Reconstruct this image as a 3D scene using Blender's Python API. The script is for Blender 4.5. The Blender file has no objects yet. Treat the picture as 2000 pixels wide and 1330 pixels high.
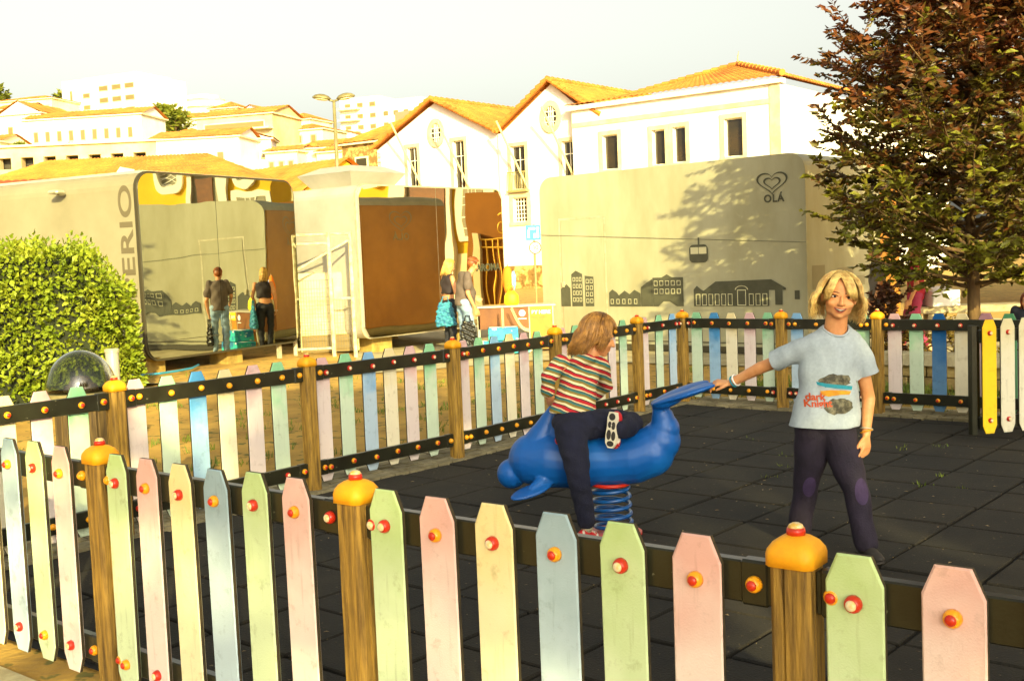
import bpy, bmesh, math, random
import numpy as np
from mathutils import Vector, Matrix

R = math.radians
scene = bpy.context.scene
COL = scene.collection
rnd = random.Random(7)

# ------------------------------------------------------------------ camera
cam_data = bpy.data.cameras.new("camera")
cam_data.sensor_width = 36.0
cam_data.lens = 39.35
cam_data.clip_start = 0.05
cam_data.clip_end = 2000
cam = bpy.data.objects.new("camera", cam_data)
COL.objects.link(cam)
_p, _r = R(4.238), R(2.335)
_fw = Vector((0, math.cos(_p), -math.sin(_p)))
_rt = Vector((1, 0, 0))
_up = Vector((0, math.sin(_p), math.cos(_p)))
_rt2 = _rt * math.cos(_r) - _up * math.sin(_r)
_up2 = _up * math.cos(_r) + _rt * math.sin(_r)
_m = Matrix((_rt2, _up2, -_fw)).transposed().to_4x4()
_m.translation = (0, 0, 1.5998)
cam.matrix_world = _m
scene.camera = cam

# ------------------------------------------------------------------ sky and sun
SUN_EL = 19.0
SUN_AZ = 166.0                      # clockwise from +Y: behind the camera, a little to the right
_az, _el = R(SUN_AZ), R(SUN_EL)
SUN_DIR = Vector((math.sin(_az) * math.cos(_el), math.cos(_az) * math.cos(_el), math.sin(_el)))
world = bpy.data.worlds.new("World")
scene.world = world
world.use_nodes = True
wn, wl = world.node_tree.nodes, world.node_tree.links
wn.clear()
w_out = wn.new("ShaderNodeOutputWorld")
w_bg = wn.new("ShaderNodeBackground")
w_sky = wn.new("ShaderNodeTexSky")
w_sky.sky_type = 'NISHITA'
w_sky.sun_disc = False
w_sky.sun_elevation = _el
w_sky.sun_rotation = _az
w_sky.altitude = 20
w_sky.air_density = 1.0
w_sky.dust_density = 5.0
w_sky.ozone_density = 1.0
w_hsv = wn.new("ShaderNodeHueSaturation")
w_hsv.inputs['Saturation'].default_value = 0.22
w_hsv.inputs['Value'].default_value = 1.0
w_bg.inputs['Strength'].default_value = 0.124
wl.new(w_sky.outputs[0], w_hsv.inputs['Color'])
w_tint = wn.new("ShaderNodeMixRGB")
w_tint.blend_type = 'MULTIPLY'
w_tint.inputs['Fac'].default_value = 1.0
w_tint.inputs['Color2'].default_value = (1.0, 0.985, 0.85, 1)     # hazy warm evening air
wl.new(w_hsv.outputs[0], w_tint.inputs['Color1'])
wl.new(w_tint.outputs[0], w_bg.inputs['Color'])
wl.new(w_bg.outputs[0], w_out.inputs['Surface'])

sun_data = bpy.data.lights.new("sun", 'SUN')
sun_data.energy = 5.0
sun_data.angle = R(0.6)
sun_data.color = (1.0, 0.86, 0.40)
sun = bpy.data.objects.new("sun", sun_data)
COL.objects.link(sun)
sun.rotation_euler = (-SUN_DIR).to_track_quat('-Z', 'Y').to_euler()

vs = scene.view_settings
vs.view_transform = 'Standard'
vs.look = 'None'
vs.exposure = 1.15
vs.gamma = 1.0
vs.use_curve_mapping = False
scene.render.engine = 'CYCLES'
scene.cycles.use_denoising = True
scene.cycles.max_bounces = 8
scene.cycles.sample_clamp_indirect = 4.0

# ------------------------------------------------------------------ materials
def srgb(r, g, b):
    f = lambda c: (c / 255) / 12.92 if c / 255 <= 0.04045 else ((c / 255 + 0.055) / 1.055) ** 2.4
    return (f(r), f(g), f(b))

MATS = {}
def mat(name, col, rough=0.7, col2=None, nscale=8.0, detail=5.0, lo=0.35, hi=0.65, bump=0.0, bscale=60.0,
        metallic=0.0, coords='Object', stretch=(1, 1, 1), spec=0.5, coat=0.0, trans=0.0, alpha=1.0, bdist=0.02,
        backface=None, speck=None, objrand=0.0):
    """Principled material; col..col2 mixed by noise, fine bump relief."""
    if name in MATS:
        return MATS[name]
    m = bpy.data.materials.new(name)
    m.use_nodes = True
    nt = m.node_tree
    N, L = nt.nodes, nt.links
    b = N["Principled BSDF"]
    b.inputs['Roughness'].default_value = rough
    b.inputs['Metallic'].default_value = metallic
    b.inputs['Specular IOR Level'].default_value = spec
    b.inputs['Coat Weight'].default_value = coat
    b.inputs['Transmission Weight'].default_value = trans
    b.inputs['Alpha'].default_value = alpha
    tc = N.new("ShaderNodeTexCoord")
    mp = N.new("ShaderNodeMapping")
    mp.inputs['Scale'].default_value = stretch
    if coords == 'World':
        geo = N.new("ShaderNodeNewGeometry"); L.new(geo.outputs['Position'], mp.inputs['Vector'])
    else:
        L.new(tc.outputs[coords], mp.inputs['Vector'])
    out = None
    if col2 is not None:
        n = N.new("ShaderNodeTexNoise")
        n.inputs['Scale'].default_value = nscale
        n.inputs['Detail'].default_value = detail
        n.inputs['Roughness'].default_value = 0.62
        L.new(mp.outputs[0], n.inputs['Vector'])
        rp = N.new("ShaderNodeValToRGB")
        rp.color_ramp.elements[0].position = lo
        rp.color_ramp.elements[1].position = hi
        rp.color_ramp.elements[0].color = (*col, 1)
        rp.color_ramp.elements[1].color = (*col2, 1)
        L.new(n.outputs['Fac'], rp.inputs[0])
        out = rp.outputs[0]
    if speck is not None:
        sc_, thr, scol = speck
        n2 = N.new("ShaderNodeTexNoise")
        n2.inputs['Scale'].default_value = sc_
        n2.inputs['Detail'].default_value = 3
        L.new(mp.outputs[0], n2.inputs['Vector'])
        r2 = N.new("ShaderNodeValToRGB")
        r2.color_ramp.elements[0].position = thr
        r2.color_ramp.elements[1].position = thr + 0.04
        L.new(n2.outputs['Fac'], r2.inputs[0])
        mx = N.new("ShaderNodeMixRGB")
        L.new(r2.outputs[0], mx.inputs['Fac'])
        if out: L.new(out, mx.inputs['Color1'])
        else: mx.inputs['Color1'].default_value = (*col, 1)
        mx.inputs['Color2'].default_value = (*scol, 1)
        out = mx.outputs[0]
    if objrand:
        oi = N.new("ShaderNodeObjectInfo")
        mr = N.new("ShaderNodeMapRange")
        mr.inputs['To Min'].default_value = 1 - objrand
        mr.inputs['To Max'].default_value = 1 + objrand
        L.new(oi.outputs['Random'], mr.inputs['Value'])
        mx = N.new("ShaderNodeMixRGB"); mx.blend_type = 'MULTIPLY'; mx.inputs['Fac'].default_value = 1
        if out: L.new(out, mx.inputs['Color1'])
        else: mx.inputs['Color1'].default_value = (*col, 1)
        L.new(mr.outputs[0], mx.inputs['Color2'])
        out = mx.outputs[0]
    if out: L.new(out, b.inputs['Base Color'])
    else: b.inputs['Base Color'].default_value = (*col, 1)
    if bump:
        nb = N.new("ShaderNodeTexNoise")
        nb.inputs['Scale'].default_value = bscale
        nb.inputs['Detail'].default_value = 6
        L.new(mp.outputs[0], nb.inputs['Vector'])
        bp = N.new("ShaderNodeBump")
        bp.inputs['Strength'].default_value = bump
        bp.inputs['Distance'].default_value = bdist
        L.new(nb.outputs['Fac'], bp.inputs['Height'])
        L.new(bp.outputs[0], b.inputs['Normal'])
    MATS[name] = m
    return m

# ------------------------------------------------------------------ mesh builder
class MB:
    def __init__(self):
        self.v, self.f, self.mi = [], [], []
    def add(self, vs_, fs, mi=0, M=None):
        o = len(self.v)
        if M is not None:
            vs_ = [tuple(M @ Vector(p)) for p in vs_]
        self.v += [tuple(p) for p in vs_]
        self.f += [tuple(i + o for i in f) for f in fs]
        self.mi += [mi] * len(fs)
        return self
    def box(self, c, s, rz=0.0, mi=0, M=None, ch=0.0):
        x, y, z = s[0] / 2, s[1] / 2, s[2] / 2
        if ch > 0:
            bm = bmesh.new()
            bmesh.ops.create_cube(bm, size=1.0)
            for v in bm.verts: v.co = Vector((v.co.x * s[0], v.co.y * s[1], v.co.z * s[2]))
            bmesh.ops.bevel(bm, geom=bm.edges[:], offset=ch, segments=1, affect='EDGES')
            bm.verts.index_update()
            p = [tuple(v.co) for v in bm.verts]
            fs = [tuple(v.index for v in f.verts) for f in bm.faces]
            bm.free()
        else:
            p = [(-x, -y, -z), (x, -y, -z), (x, y, -z), (-x, y, -z), (-x, -y, z), (x, -y, z), (x, y, z), (-x, y, z)]
            fs = [(0, 3, 2, 1), (4, 5, 6, 7), (0, 1, 5, 4), (1, 2, 6, 5), (2, 3, 7, 6), (3, 0, 4, 7)]
        T = Matrix.Translation(c) @ Matrix.Rotation(rz, 4, 'Z')
        if M is not None: T = M @ T
        return self.add(p, fs, mi, T)
    def bar(self, a, b, w, t, mi=0):
        a, b = Vector(a), Vector(b)
        d = b - a
        q = d.to_track_quat('X', 'Z').to_matrix().to_4x4()
        return self.box((0, 0, 0), (d.length, w, t), mi=mi, M=Matrix.Translation((a + b) / 2) @ q)
    def tube(self, pts, r, n=10, mi=0, close=False, caps=True):
        pts = [Vector(p) for p in pts]
        rs = r if isinstance(r, (list, tuple)) else [r] * len(pts)
        rings, prev = [], None
        for i, p in enumerate(pts):
            if close:
                d = pts[(i + 1) % len(pts)] - pts[i - 1]
            else:
                d = pts[min(i + 1, len(pts) - 1)] - pts[max(i - 1, 0)]
            d.normalize()
            if prev is None:
                u = d.orthogonal().normalized()
            else:
                u = (prev - d * prev.dot(d))
                u = u.normalized() if u.length > 1e-6 else d.orthogonal().normalized()
            prev = u
            w = d.cross(u)
            rings.append([p + (u * math.cos(2 * math.pi * k / n) + w * math.sin(2 * math.pi * k / n)) * rs[i] for k in range(n)])
        vs_ = [q for ring in rings for q in ring]
        fs = []
        m = len(rings)
        for i in range(m if close else m - 1):
            for k in range(n):
                a, b = i * n + k, i * n + (k + 1) % n
                c, e = ((i + 1) % m) * n + (k + 1) % n, ((i + 1) % m) * n + k
                fs.append((a, b, c, e))
        if caps and not close:
            fs.append(tuple(range(n - 1, -1, -1)))
            fs.append(tuple((m - 1) * n + k for k in range(n)))
        return self.add(vs_, fs, mi)
    def lathe(self, prof, n=16, mi=0, M=None):
        vs_, fs = [], []
        for (r_, z) in prof:
            for k in range(n):
                a = 2 * math.pi * k / n
                vs_.append((r_ * math.cos(a), r_ * math.sin(a), z))
        for i in range(len(prof) - 1):
            for k in range(n):
                fs.append((i * n + k, i * n + (k + 1) % n, (i + 1) * n + (k + 1) % n, (i + 1) * n + k))
        if prof[0][0] > 1e-6: fs.append(tuple(range(n - 1, -1, -1)))
        if prof[-1][0] > 1e-6: fs.append(tuple((len(prof) - 1) * n + k for k in range(n)))
        return self.add(vs_, fs, mi, M)
    def prism(self, poly, y0, y1, mi=0, M=None):
        """polygon in local x,z extruded from y0 to y1"""
        n = len(poly)
        vs_ = [(x, y0, z) for x, z in poly] + [(x, y1, z) for x, z in poly]
        fs = [tuple(range(n)), tuple(range(2 * n - 1, n - 1, -1))]
        for i in range(n):
            j = (i + 1) % n
            fs.append((i, i + n, j + n, j))
        return self.add(vs_, fs, mi, M)
    def ell(self, c, r, n=12, mi=0, M=None):
        vs_, fs = [], []
        m = max(6, n // 2 + 2)
        for i in range(1, m):
            t = math.pi * i / m
            for k in range(n):
                a = 2 * math.pi * k / n
                vs_.append((c[0] + r[0] * math.sin(t) * math.cos(a), c[1] + r[1] * math.sin(t) * math.sin(a), c[2] + r[2] * math.cos(t)))
        top, bot = len(vs_), len(vs_) + 1
        vs_ += [(c[0], c[1], c[2] + r[2]), (c[0], c[1], c[2] - r[2])]
        for i in range(m - 2):
            for k in range(n):
                fs.append((i * n + k, (i + 1) * n + k, (i + 1) * n + (k + 1) % n, i * n + (k + 1) % n))
        for k in range(n):
            fs.append((top, k, (k + 1) % n))
            fs.append((bot, (m - 2) * n + (k + 1) % n, (m - 2) * n + k))
        return self.add(vs_, fs, mi, M)
    def mesh(self, name, mats, smooth=False, fix=True):
        me = bpy.data.meshes.new(name)
        me.from_pydata(self.v, [], self.f)
        if not isinstance(mats, (list, tuple)): mats = [mats]
        for m in mats: me.materials.append(m)
        if len(mats) > 1:
            me.polygons.foreach_set('material_index', self.mi)
        if fix:
            bm = bmesh.new(); bm.from_mesh(me)
            bmesh.ops.recalc_face_normals(bm, faces=bm.faces[:])
            bm.to_mesh(me); bm.free()
        if smooth:
            me.polygons.foreach_set('use_smooth', [True] * len(me.polygons))
        me.update()
        return me
    def build(self, name, mats, parent=None, smooth=False, loc=None, rz=0.0, fix=True):
        return place(self.mesh(name, mats, smooth, fix), name, parent, loc, rz)

def place(me, name, parent=None, loc=None, rz=0.0):
    o = bpy.data.objects.new(name, me)
    COL.objects.link(o)
    if parent is not None: o.parent = parent
    if loc is not None: o.location = loc
    if rz: o.rotation_euler = (0, 0, rz)
    return o

def tag(o, label=None, cat=None, group=None, kind=None):
    if label: o['label'] = label
    if cat: o['category'] = cat
    if group: o['group'] = group
    if kind: o['kind'] = kind
    return o

def thing(name, label, cat, loc=(0, 0, 0), rz=0.0, group=None):
    o = bpy.data.objects.new(name, None)
    o.empty_display_size = 0.2
    COL.objects.link(o)
    o.location = loc
    o.rotation_euler = (0, 0, rz)
    return tag(o, label, cat, group)

def text_mesh(txt, size, name, m, extrude=0.002, align='CENTER', space=1.0, bold=0.0):
    cu = bpy.data.curves.new(name + "_curve", 'FONT')
    cu.body = txt
    cu.size = size
    cu.extrude = extrude
    cu.align_x = align
    cu.align_y = 'CENTER'
    cu.space_character = space
    cu.offset = bold
    o = bpy.data.objects.new(name + "_tmp", cu)
    COL.objects.link(o)
    dg = bpy.context.evaluated_depsgraph_get()
    me = bpy.data.meshes.new_from_object(o.evaluated_get(dg))
    bpy.data.objects.remove(o)
    bpy.data.curves.remove(cu)
    me.materials.clear()
    me.materials.append(m)
    me.name = name
    return me

def rounded(x0, x1, z0, z1, r, n=6):
    pts = []
    for cx, cz, a0 in ((x1 - r, z0 + r, -90), (x1 - r, z1 - r, 0), (x0 + r, z1 - r, 90), (x0 + r, z0 + r, 180)):
        for k in range(n + 1):
            a = R(a0 + 90 * k / n)
            pts.append((cx + r * math.cos(a), cz + r * math.sin(a)))
    return pts
# ------------------------------------------------------------------ ground
def smooth01(t):
    t = min(1, max(0, t)); return t * t * (3 - 2 * t)
def ground_h(x, y):
    return 0.20 * smooth01((-1.5 - x) / 3.5) * smooth01((y - 11.5) / 4.0)

L_PTS = [(-3.364, 5.586), (-2.408, 6.725), (-1.452, 7.864), (-0.477, 8.950), (0.387, 10.050), (1.252, 11.147), (1.799, 11.761)]
R_PTS = [(1.799, 11.761), (2.655, 10.997), (3.400, 10.379), (4.47, 9.49), (5.54, 8.61)]
F_PTS = [(-3.364, 5.586), (-2.643, 5.050), (-1.566, 4.176), (-0.483, 3.299), (0.614, 2.451), (1.711, 1.603), (2.81, 0.755)]

m_dirt = mat("dry_yellow_dirt", srgb(190, 150, 62), 0.95, srgb(148, 112, 42), 1.6, 8, 0.32, 0.68, bump=0.5, bscale=25,
             speck=(7.0, 0.60, srgb(104, 96, 34)))
m_pave = mat("pale_paving", srgb(186, 172, 132), 0.9, srgb(150, 136, 98), 2.0, 6, bump=0.3, bscale=40)
m_rub0 = mat("rubber_joint_dark", srgb(16, 14, 10), 0.95)
m_rub = mat("black_rubber_tile", srgb(42, 36, 25), 0.94, srgb(19, 16, 10), 1.3, 9, 0.34, 0.66, bump=0.6, bscale=110, coords='World',
            speck=(34.0, 0.68, srgb(92, 78, 54)), objrand=0.20, bdist=0.01)
m_sett = mat("grey_stone_setts", srgb(150, 138, 104), 0.9, srgb(100, 90, 62), 4.0, 6, bump=0.4, bscale=50)
m_kerb = mat("pale_kerb_stone", srgb(188, 176, 138), 0.9, srgb(140, 126, 92), 5.0, 6, bump=0.3, bscale=60)

# one sheet of ground out to the horizon (finer near the camera)
xs = [-900, -400, -200, -120, -80] + list(np.linspace(-50, 60, 56)) + [90, 140, 220, 400, 900]
ys = [-300, -100, -40] + list(np.linspace(-20, 44, 65)) + [50, 70, 110, 200, 400, 900]
gv = [(x, y, ground_h(x, y) - 0.03) for y in ys for x in xs]
gf = [(j * len(xs) + i, j * len(xs) + i + 1, (j + 1) * len(xs) + i + 1, (j + 1) * len(xs) + i)
      for j in range(len(ys) - 1) for i in range(len(xs) - 1)]
ground = tag(MB().add(gv, gf).build("ground", m_dirt, smooth=True, fix=False), kind='structure')

# rubber floor of the playground: a base sheet and single tiles with joints
fl = MB()
dl = (Vector(L_PTS[-1]) - Vector(L_PTS[0])).normalized()
df = (Vector(F_PTS[-1]) - Vector(F_PTS[0])).normalized()
P_a, P_b = Vector(L_PTS[0]), Vector(L_PTS[-1])
corner = Vector((-3.45, 5.70))                       # where left and front fence lines meet, just out of view
fl.add([(-3.1, 5.55, -0.022), (1.79, 11.62, -0.022), (6.6, 7.70, -0.022), (3.0, 0.75, -0.022)], [(0, 1, 2, 3)])
pfloor = tag(fl.build("playground_floor", m_rub0, fix=False), kind='structure')
ta = 49.5
a_dir = Vector((math.cos(R(ta)), math.sin(R(ta))))
b_dir = Vector((a_dir.y, -a_dir.x))
TS = 0.5
o0 = Vector((2.690, 7.300))
tile_mesh = MB().box((0, 0, 0), (TS - 0.014, TS - 0.016, 0.03), ch=0.006).mesh("rubber_tile", m_rub)
tile_mesh2 = MB().box((0, 0, 0), (TS - 0.024, TS - 0.020, 0.03), ch=0.008).mesh("rubber_tile", m_rub)
def side(p, a, b):
    a, b = Vector(a), Vector(b)
    return (b.x - a.x) * (p.y - a.y) - (b.y - a.y) * (p.x - a.x)
for i in range(-14, 12):
    for j in range(-14, 16):
        c = o0 + a_dir * (i + 0.5) * TS + b_dir * (j + 0.5) * TS
        if side(c, L_PTS[0], L_PTS[-1]) > -0.18: continue
        if side(c, R_PTS[0], R_PTS[-1]) > -0.18: continue
        if side(c, F_PTS[0], F_PTS[-1]) < 0.10: continue
        if c.y < 1.0 or abs(c.x) > c.y * 0.55 + 0.8: continue
        t = place(tile_mesh if (i + j) % 2 else tile_mesh2, "rubber_tile", pfloor)
        t.location = (c.x + rnd.uniform(-.003, .003), c.y + rnd.uniform(-.003, .003), -0.018 + rnd.uniform(-.004, .004))
        t.rotation_euler = (rnd.uniform(-.006, .006), rnd.uniform(-.006, .006), R(ta) + rnd.uniform(-.006, .006))

# strips of setts under the fences, with a kerb outside
def strip(name, pts, off0, off1, z, m):
    mb = MB()
    for (a, b) in zip(pts[:-1], pts[1:]):
        a, b = Vector(a), Vector(b)
        d = (b - a).normalized(); n = Vector((-d.y, d.x))
        q = [a + n * off0, b + n * off0, b + n * off1, a + n * off1]
        mb.add([(p.x, p.y, z) for p in q] + [(p.x, p.y, z - 0.1) for p in q], [(0, 1, 2, 3), (0, 4, 5, 1), (3, 2, 6, 7)])
    return mb.build(name, m)
def setts(pts, off0, off1, base):
    """small paving setts laid in rows: real blocks, one mesh"""
    mb = MB()
    w = 0.09
    for (a, b) in zip(pts[:-1], pts[1:]):
        a, b = Vector(a), Vector(b)
        d = (b - a).normalized(); n = Vector((-d.y, d.x)); Ln = (b - a).length
        rz = math.atan2(d.y, d.x)
        k = 0
        o = off0 + w / 2
        while o < off1 - 0.02:
            s = (k % 2) * 0.07
            while s < Ln:
                l = rnd.uniform(0.10, 0.17)
                p = a + d * (s + l / 2) + n * (o + rnd.uniform(-.004, .004))
                mb.box((p.x, p.y, rnd.uniform(-0.012, 0.0)), (l - 0.012, w - 0.012, 0.04), rz=rz + rnd.uniform(-.04, .04))
                s += l
            o += w; k += 1
    o = mb.build("setts", m_sett, base)
    return tag(o, kind='stuff')
sl = tag(strip("border_strip", L_PTS, -0.10, 0.34, -0.026, mat("border_joint", srgb(70, 60, 40), 0.95)), kind='structure')
setts(L_PTS, -0.10, 0.34, sl)
sr = tag(strip("border_strip", R_PTS, -0.13, 0.36, -0.026, MATS["border_joint"]), kind='structure')
setts(R_PTS[:4], -0.13, 0.36, sr)
tag(strip("kerb", L_PTS, 0.34, 0.44, 0.015, m_kerb), kind='structure')
tag(strip("kerb", R_PTS, 0.36, 0.46, 0.015, m_kerb), kind='structure')
tag(strip("kerb", F_PTS, -0.36, -0.10, -0.004, m_kerb), kind='structure')

# paved apron in front of the kiosks
def sheet(name, poly, dz, m):
    cs = []
    bm = bmesh.new()
    vs_ = [bm.verts.new((x, y, 0)) for x, y in poly]
    bm.faces.new(vs_)
    for _ in range(5):
        bmesh.ops.subdivide_edges(bm, edges=[e for e in bm.edges if e.calc_length() > 1.2], cuts=1, use_grid_fill=True)
    bmesh.ops.triangulate(bm, faces=bm.faces[:])
    for v in bm.verts: v.co.z = ground_h(v.co.x, v.co.y) + dz
    me = bpy.data.meshes.new(name); bm.to_mesh(me); bm.free()
    me.materials.append(m)
    return tag(place(me, name), kind='structure')
sheet("pavement", [(-9.5, 14.0), (-4.2, 14.6), (-2.0, 16.3), (0.4, 17.4), (4.6, 14.2), (9, 11.2), (14, 14), (9, 24), (-4, 30), (-14, 26)], -0.012, m_pave)

# grass tufts and weeds
m_grass = mat("weed_grass", srgb(120, 128, 34), 0.8, srgb(70, 92, 22), 3.0)
def tufts(name, spots, n, h, spread, parent=None):
    mb = MB()
    for (x, y) in spots:
        for k in range(n):
            a = rnd.uniform(0, 6.283); r_ = spread * math.sqrt(rnd.random())
            px, py = x + r_ * math.cos(a), y + r_ * math.sin(a)
            hh = h * rnd.uniform(0.4, 1.1); b = rnd.uniform(0, 6.283); w = 0.004 + 0.004 * rnd.random()
            z = ground_h(px, py) - 0.025
            dx, dy = math.cos(b), math.sin(b); lx, ly = dx * hh * rnd.uniform(.2, .7), dy * hh * rnd.uniform(.2, .7)
            mb.add([(px - dy * w, py + dx * w, z), (px + dy * w, py - dx * w, z), (px + lx * .5 + dy * w * .7, py + ly * .5 - dx * w * .7, z + hh * .65),
                    (px + lx, py + ly, z + hh)], [(0, 1, 2), (0, 2, 3)])
    return mb.build(name, m_grass, parent, fix=False)
sp = []
for (a, b) in zip(L_PTS[:-1], L_PTS[1:]):
    a, b = Vector(a), Vector(b); d = (b - a).normalized(); n = Vector((-d.y, d.x))
    for k in range(9):
        p = a + (b - a) * rnd.random() + n * rnd.uniform(0.42, 0.62); sp.append((p.x, p.y))
for k in range(240):
    x, y = rnd.uniform(-7, 5), rnd.uniform(9, 15.5)
    if side(Vector((x, y)), L_PTS[0], L_PTS[-1]) > 0.8 or (x > 2 and side(Vector((x, y)), R_PTS[0], R_PTS[-1]) > 0.6): sp.append((x, y))
tag(tufts("grass_tufts", sp, 16, 0.07, 0.10), "sparse dry grass tufts on the dirt beyond the fence", "grass", kind='stuff')
sp = []
for (a, b) in zip(R_PTS[:-1], R_PTS[1:]):
    a, b = Vector(a), Vector(b); d = (b - a).normalized(); n = Vector((-d.y, d.x))
    for k in range(26):
        p = a + (b - a) * rnd.random() + n * rnd.uniform(0.9, 2.2); sp.append((p.x, p.y))
tag(tufts("lawn_strip", sp, 60, 0.13, 0.22), "strip of yellow green grass behind the far fence", "grass", kind='stuff')
jw = [(2.683, 7.278), (1.98, 8.09), (1.75, 7.72), (3.35, 6.9), (2.05, 8.5), (3.3, 8.6), (1.95, 9.3), (3.0, 8.6), (2.4, 9.2), (2.9, 7.15), (1.2, 10.6), (2.9, 7.5)]
tag(tufts("floor_weeds", jw, 9, 0.05, 0.07), "tiny weeds growing in the joints of the rubber floor", "weeds", kind='stuff')
# pale litter and leaf scraps on the rubber floor
mb = MB()
for k in range(220):
    x, y = rnd.uniform(-1.2, 4.2), rnd.uniform(4.2, 10.2)
    if side(Vector((x, y)), L_PTS[0], L_PTS[-1]) > -0.3 or side(Vector((x, y)), R_PTS[0], R_PTS[-1]) > -0.3 or side(Vector((x, y)), F_PTS[0], F_PTS[-1]) < 0.3: continue
    a = rnd.uniform(0, 6.28); s = rnd.uniform(.004, .016); c, n_ = math.cos(a) * s, math.sin(a) * s
    z = 0.005
    mb.add([(x - c, y - n_, z), (x + n_ * .4, y - c * .4, z + .004), (x + c, y + n_, z), (x - n_ * .4, y + c * .4, z + .003)], [(0, 1, 2, 3)])
tag(mb.build("leaf_litter", mat("dry_leaf_scrap", srgb(176, 158, 120), 0.9, srgb(120, 90, 50), 30), fix=False), "pale leaf scraps scattered over the rubber floor", "litter", kind='stuff')
# ------------------------------------------------------------------ picket fences
def picket_mat(name, pale, fresh, dirty, k0=0.55, k1=0.95):
    """painted board: weathered pale paint, fresher towards one end in a ragged fade"""
    m = bpy.data.materials.new(name); m.use_nodes = True
    N, L = m.node_tree.nodes, m.node_tree.links
    b = N["Principled BSDF"]; b.inputs['Roughness'].default_value = 0.62
    b.inputs['Specular IOR Level'].default_value = 0.3
    tc = N.new("ShaderNodeTexCoord"); oi = N.new("ShaderNodeObjectInfo")
    sx = N.new("ShaderNodeSeparateXYZ"); L.new(tc.outputs['Object'], sx.inputs[0])
    add = N.new("ShaderNodeVectorMath"); add.operation = 'ADD'
    L.new(tc.outputs['Object'], add.inputs[0]); 
    cm = N.new("ShaderNodeCombineXYZ"); ml = N.new("ShaderNodeMath"); ml.operation = 'MULTIPLY'; ml.inputs[1].default_value = 37
    L.new(oi.outputs['Random'], ml.inputs[0]); L.new(ml.outputs[0], cm.inputs[0]); L.new(ml.outputs[0], cm.inputs[1]); L.new(cm.outputs[0], add.inputs[1])
    nz = N.new("ShaderNodeTexNoise"); nz.inputs['Scale'].default_value = 7; nz.inputs['Detail'].default_value = 7
    L.new(add.outputs[0], nz.inputs['Vector'])
    ad = N.new("ShaderNodeMath"); ad.operation = 'MULTIPLY_ADD'; ad.inputs[1].default_value = 0.55; L.new(nz.outputs['Fac'], ad.inputs[0]); L.new(sx.outputs['Z'], ad.inputs[2])
    mr = N.new("ShaderNodeMapRange"); mr.inputs['From Min'].default_value = k0 + 0.27; mr.inputs['From Max'].default_value = k1 + 0.27
    L.new(ad.outputs[0], mr.inputs['Value'])
    mx = N.new("ShaderNodeMixRGB"); mx.inputs['Color1'].default_value = (*pale, 1); mx.inputs['Color2'].default_value = (*fresh, 1)
    L.new(mr.outputs[0], mx.inputs['Fac'])
    n2 = N.new("ShaderNodeTexNoise"); n2.inputs['Scale'].default_value = 16; n2.inputs['Detail'].default_value = 8; n2.inputs['Roughness'].default_value = .7
    L.new(add.outputs[0], n2.inputs['Vector'])
    rp = N.new("ShaderNodeValToRGB"); rp.color_ramp.elements[0].position = .56; rp.color_ramp.elements[1].position = .80
    L.new(n2.outputs['Fac'], rp.inputs[0])
    mm = N.new("ShaderNodeMath"); mm.operation = 'MULTIPLY'; mm.inputs[1].default_value = 0.75; L.new(rp.outputs[0], mm.inputs[0])
    m2 = N.new("ShaderNodeMixRGB"); m2.inputs['Color2'].default_value = (*dirty, 1)
    L.new(mm.outputs[0], m2.inputs['Fac']); L.new(mx.outputs[0], m2.inputs['Color1'])
    # drips: stretched fine noise
    mp = N.new("ShaderNodeMapping"); mp.inputs['Scale'].default_value = (60, 60, 5); L.new(add.outputs[0], mp.inputs['Vector'])
    n3 = N.new("ShaderNodeTexNoise"); n3.inputs['Scale'].default_value = 1; n3.inputs['Detail'].default_value = 5; L.new(mp.outputs[0], n3.inputs['Vector'])
    r3 = N.new("ShaderNodeValToRGB"); r3.color_ramp.elements[0].position = .60; r3.color_ramp.elements[1].position = .85
    L.new(n3.outputs['Fac'], r3.inputs[0])
    m4 = N.new("ShaderNodeMath"); m4.operation = 'MULTIPLY'; m4.inputs[1].default_value = 0.55; L.new(r3.outputs[0], m4.inputs[0])
    m3 = N.new("ShaderNodeMixRGB"); m3.inputs['Color2'].default_value = (*dirty, 1)
    L.new(m4.outputs[0], m3.inputs['Fac']); L.new(m2.outputs[0], m3.inputs['Color1'])
    L.new(m3.outputs[0], b.inputs['Base Color'])
    bp = N.new("ShaderNodeBump"); bp.inputs['Strength'].default_value = .25; bp.inputs['Distance'].default_value = .004
    n5 = N.new("ShaderNodeTexNoise"); n5.inputs['Scale'].default_value = 220; L.new(add.outputs[0], n5.inputs['Vector'])
    L.new(n5.outputs['Fac'], bp.inputs['Height']); L.new(bp.outputs[0], b.inputs['Normal'])
    return m
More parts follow.
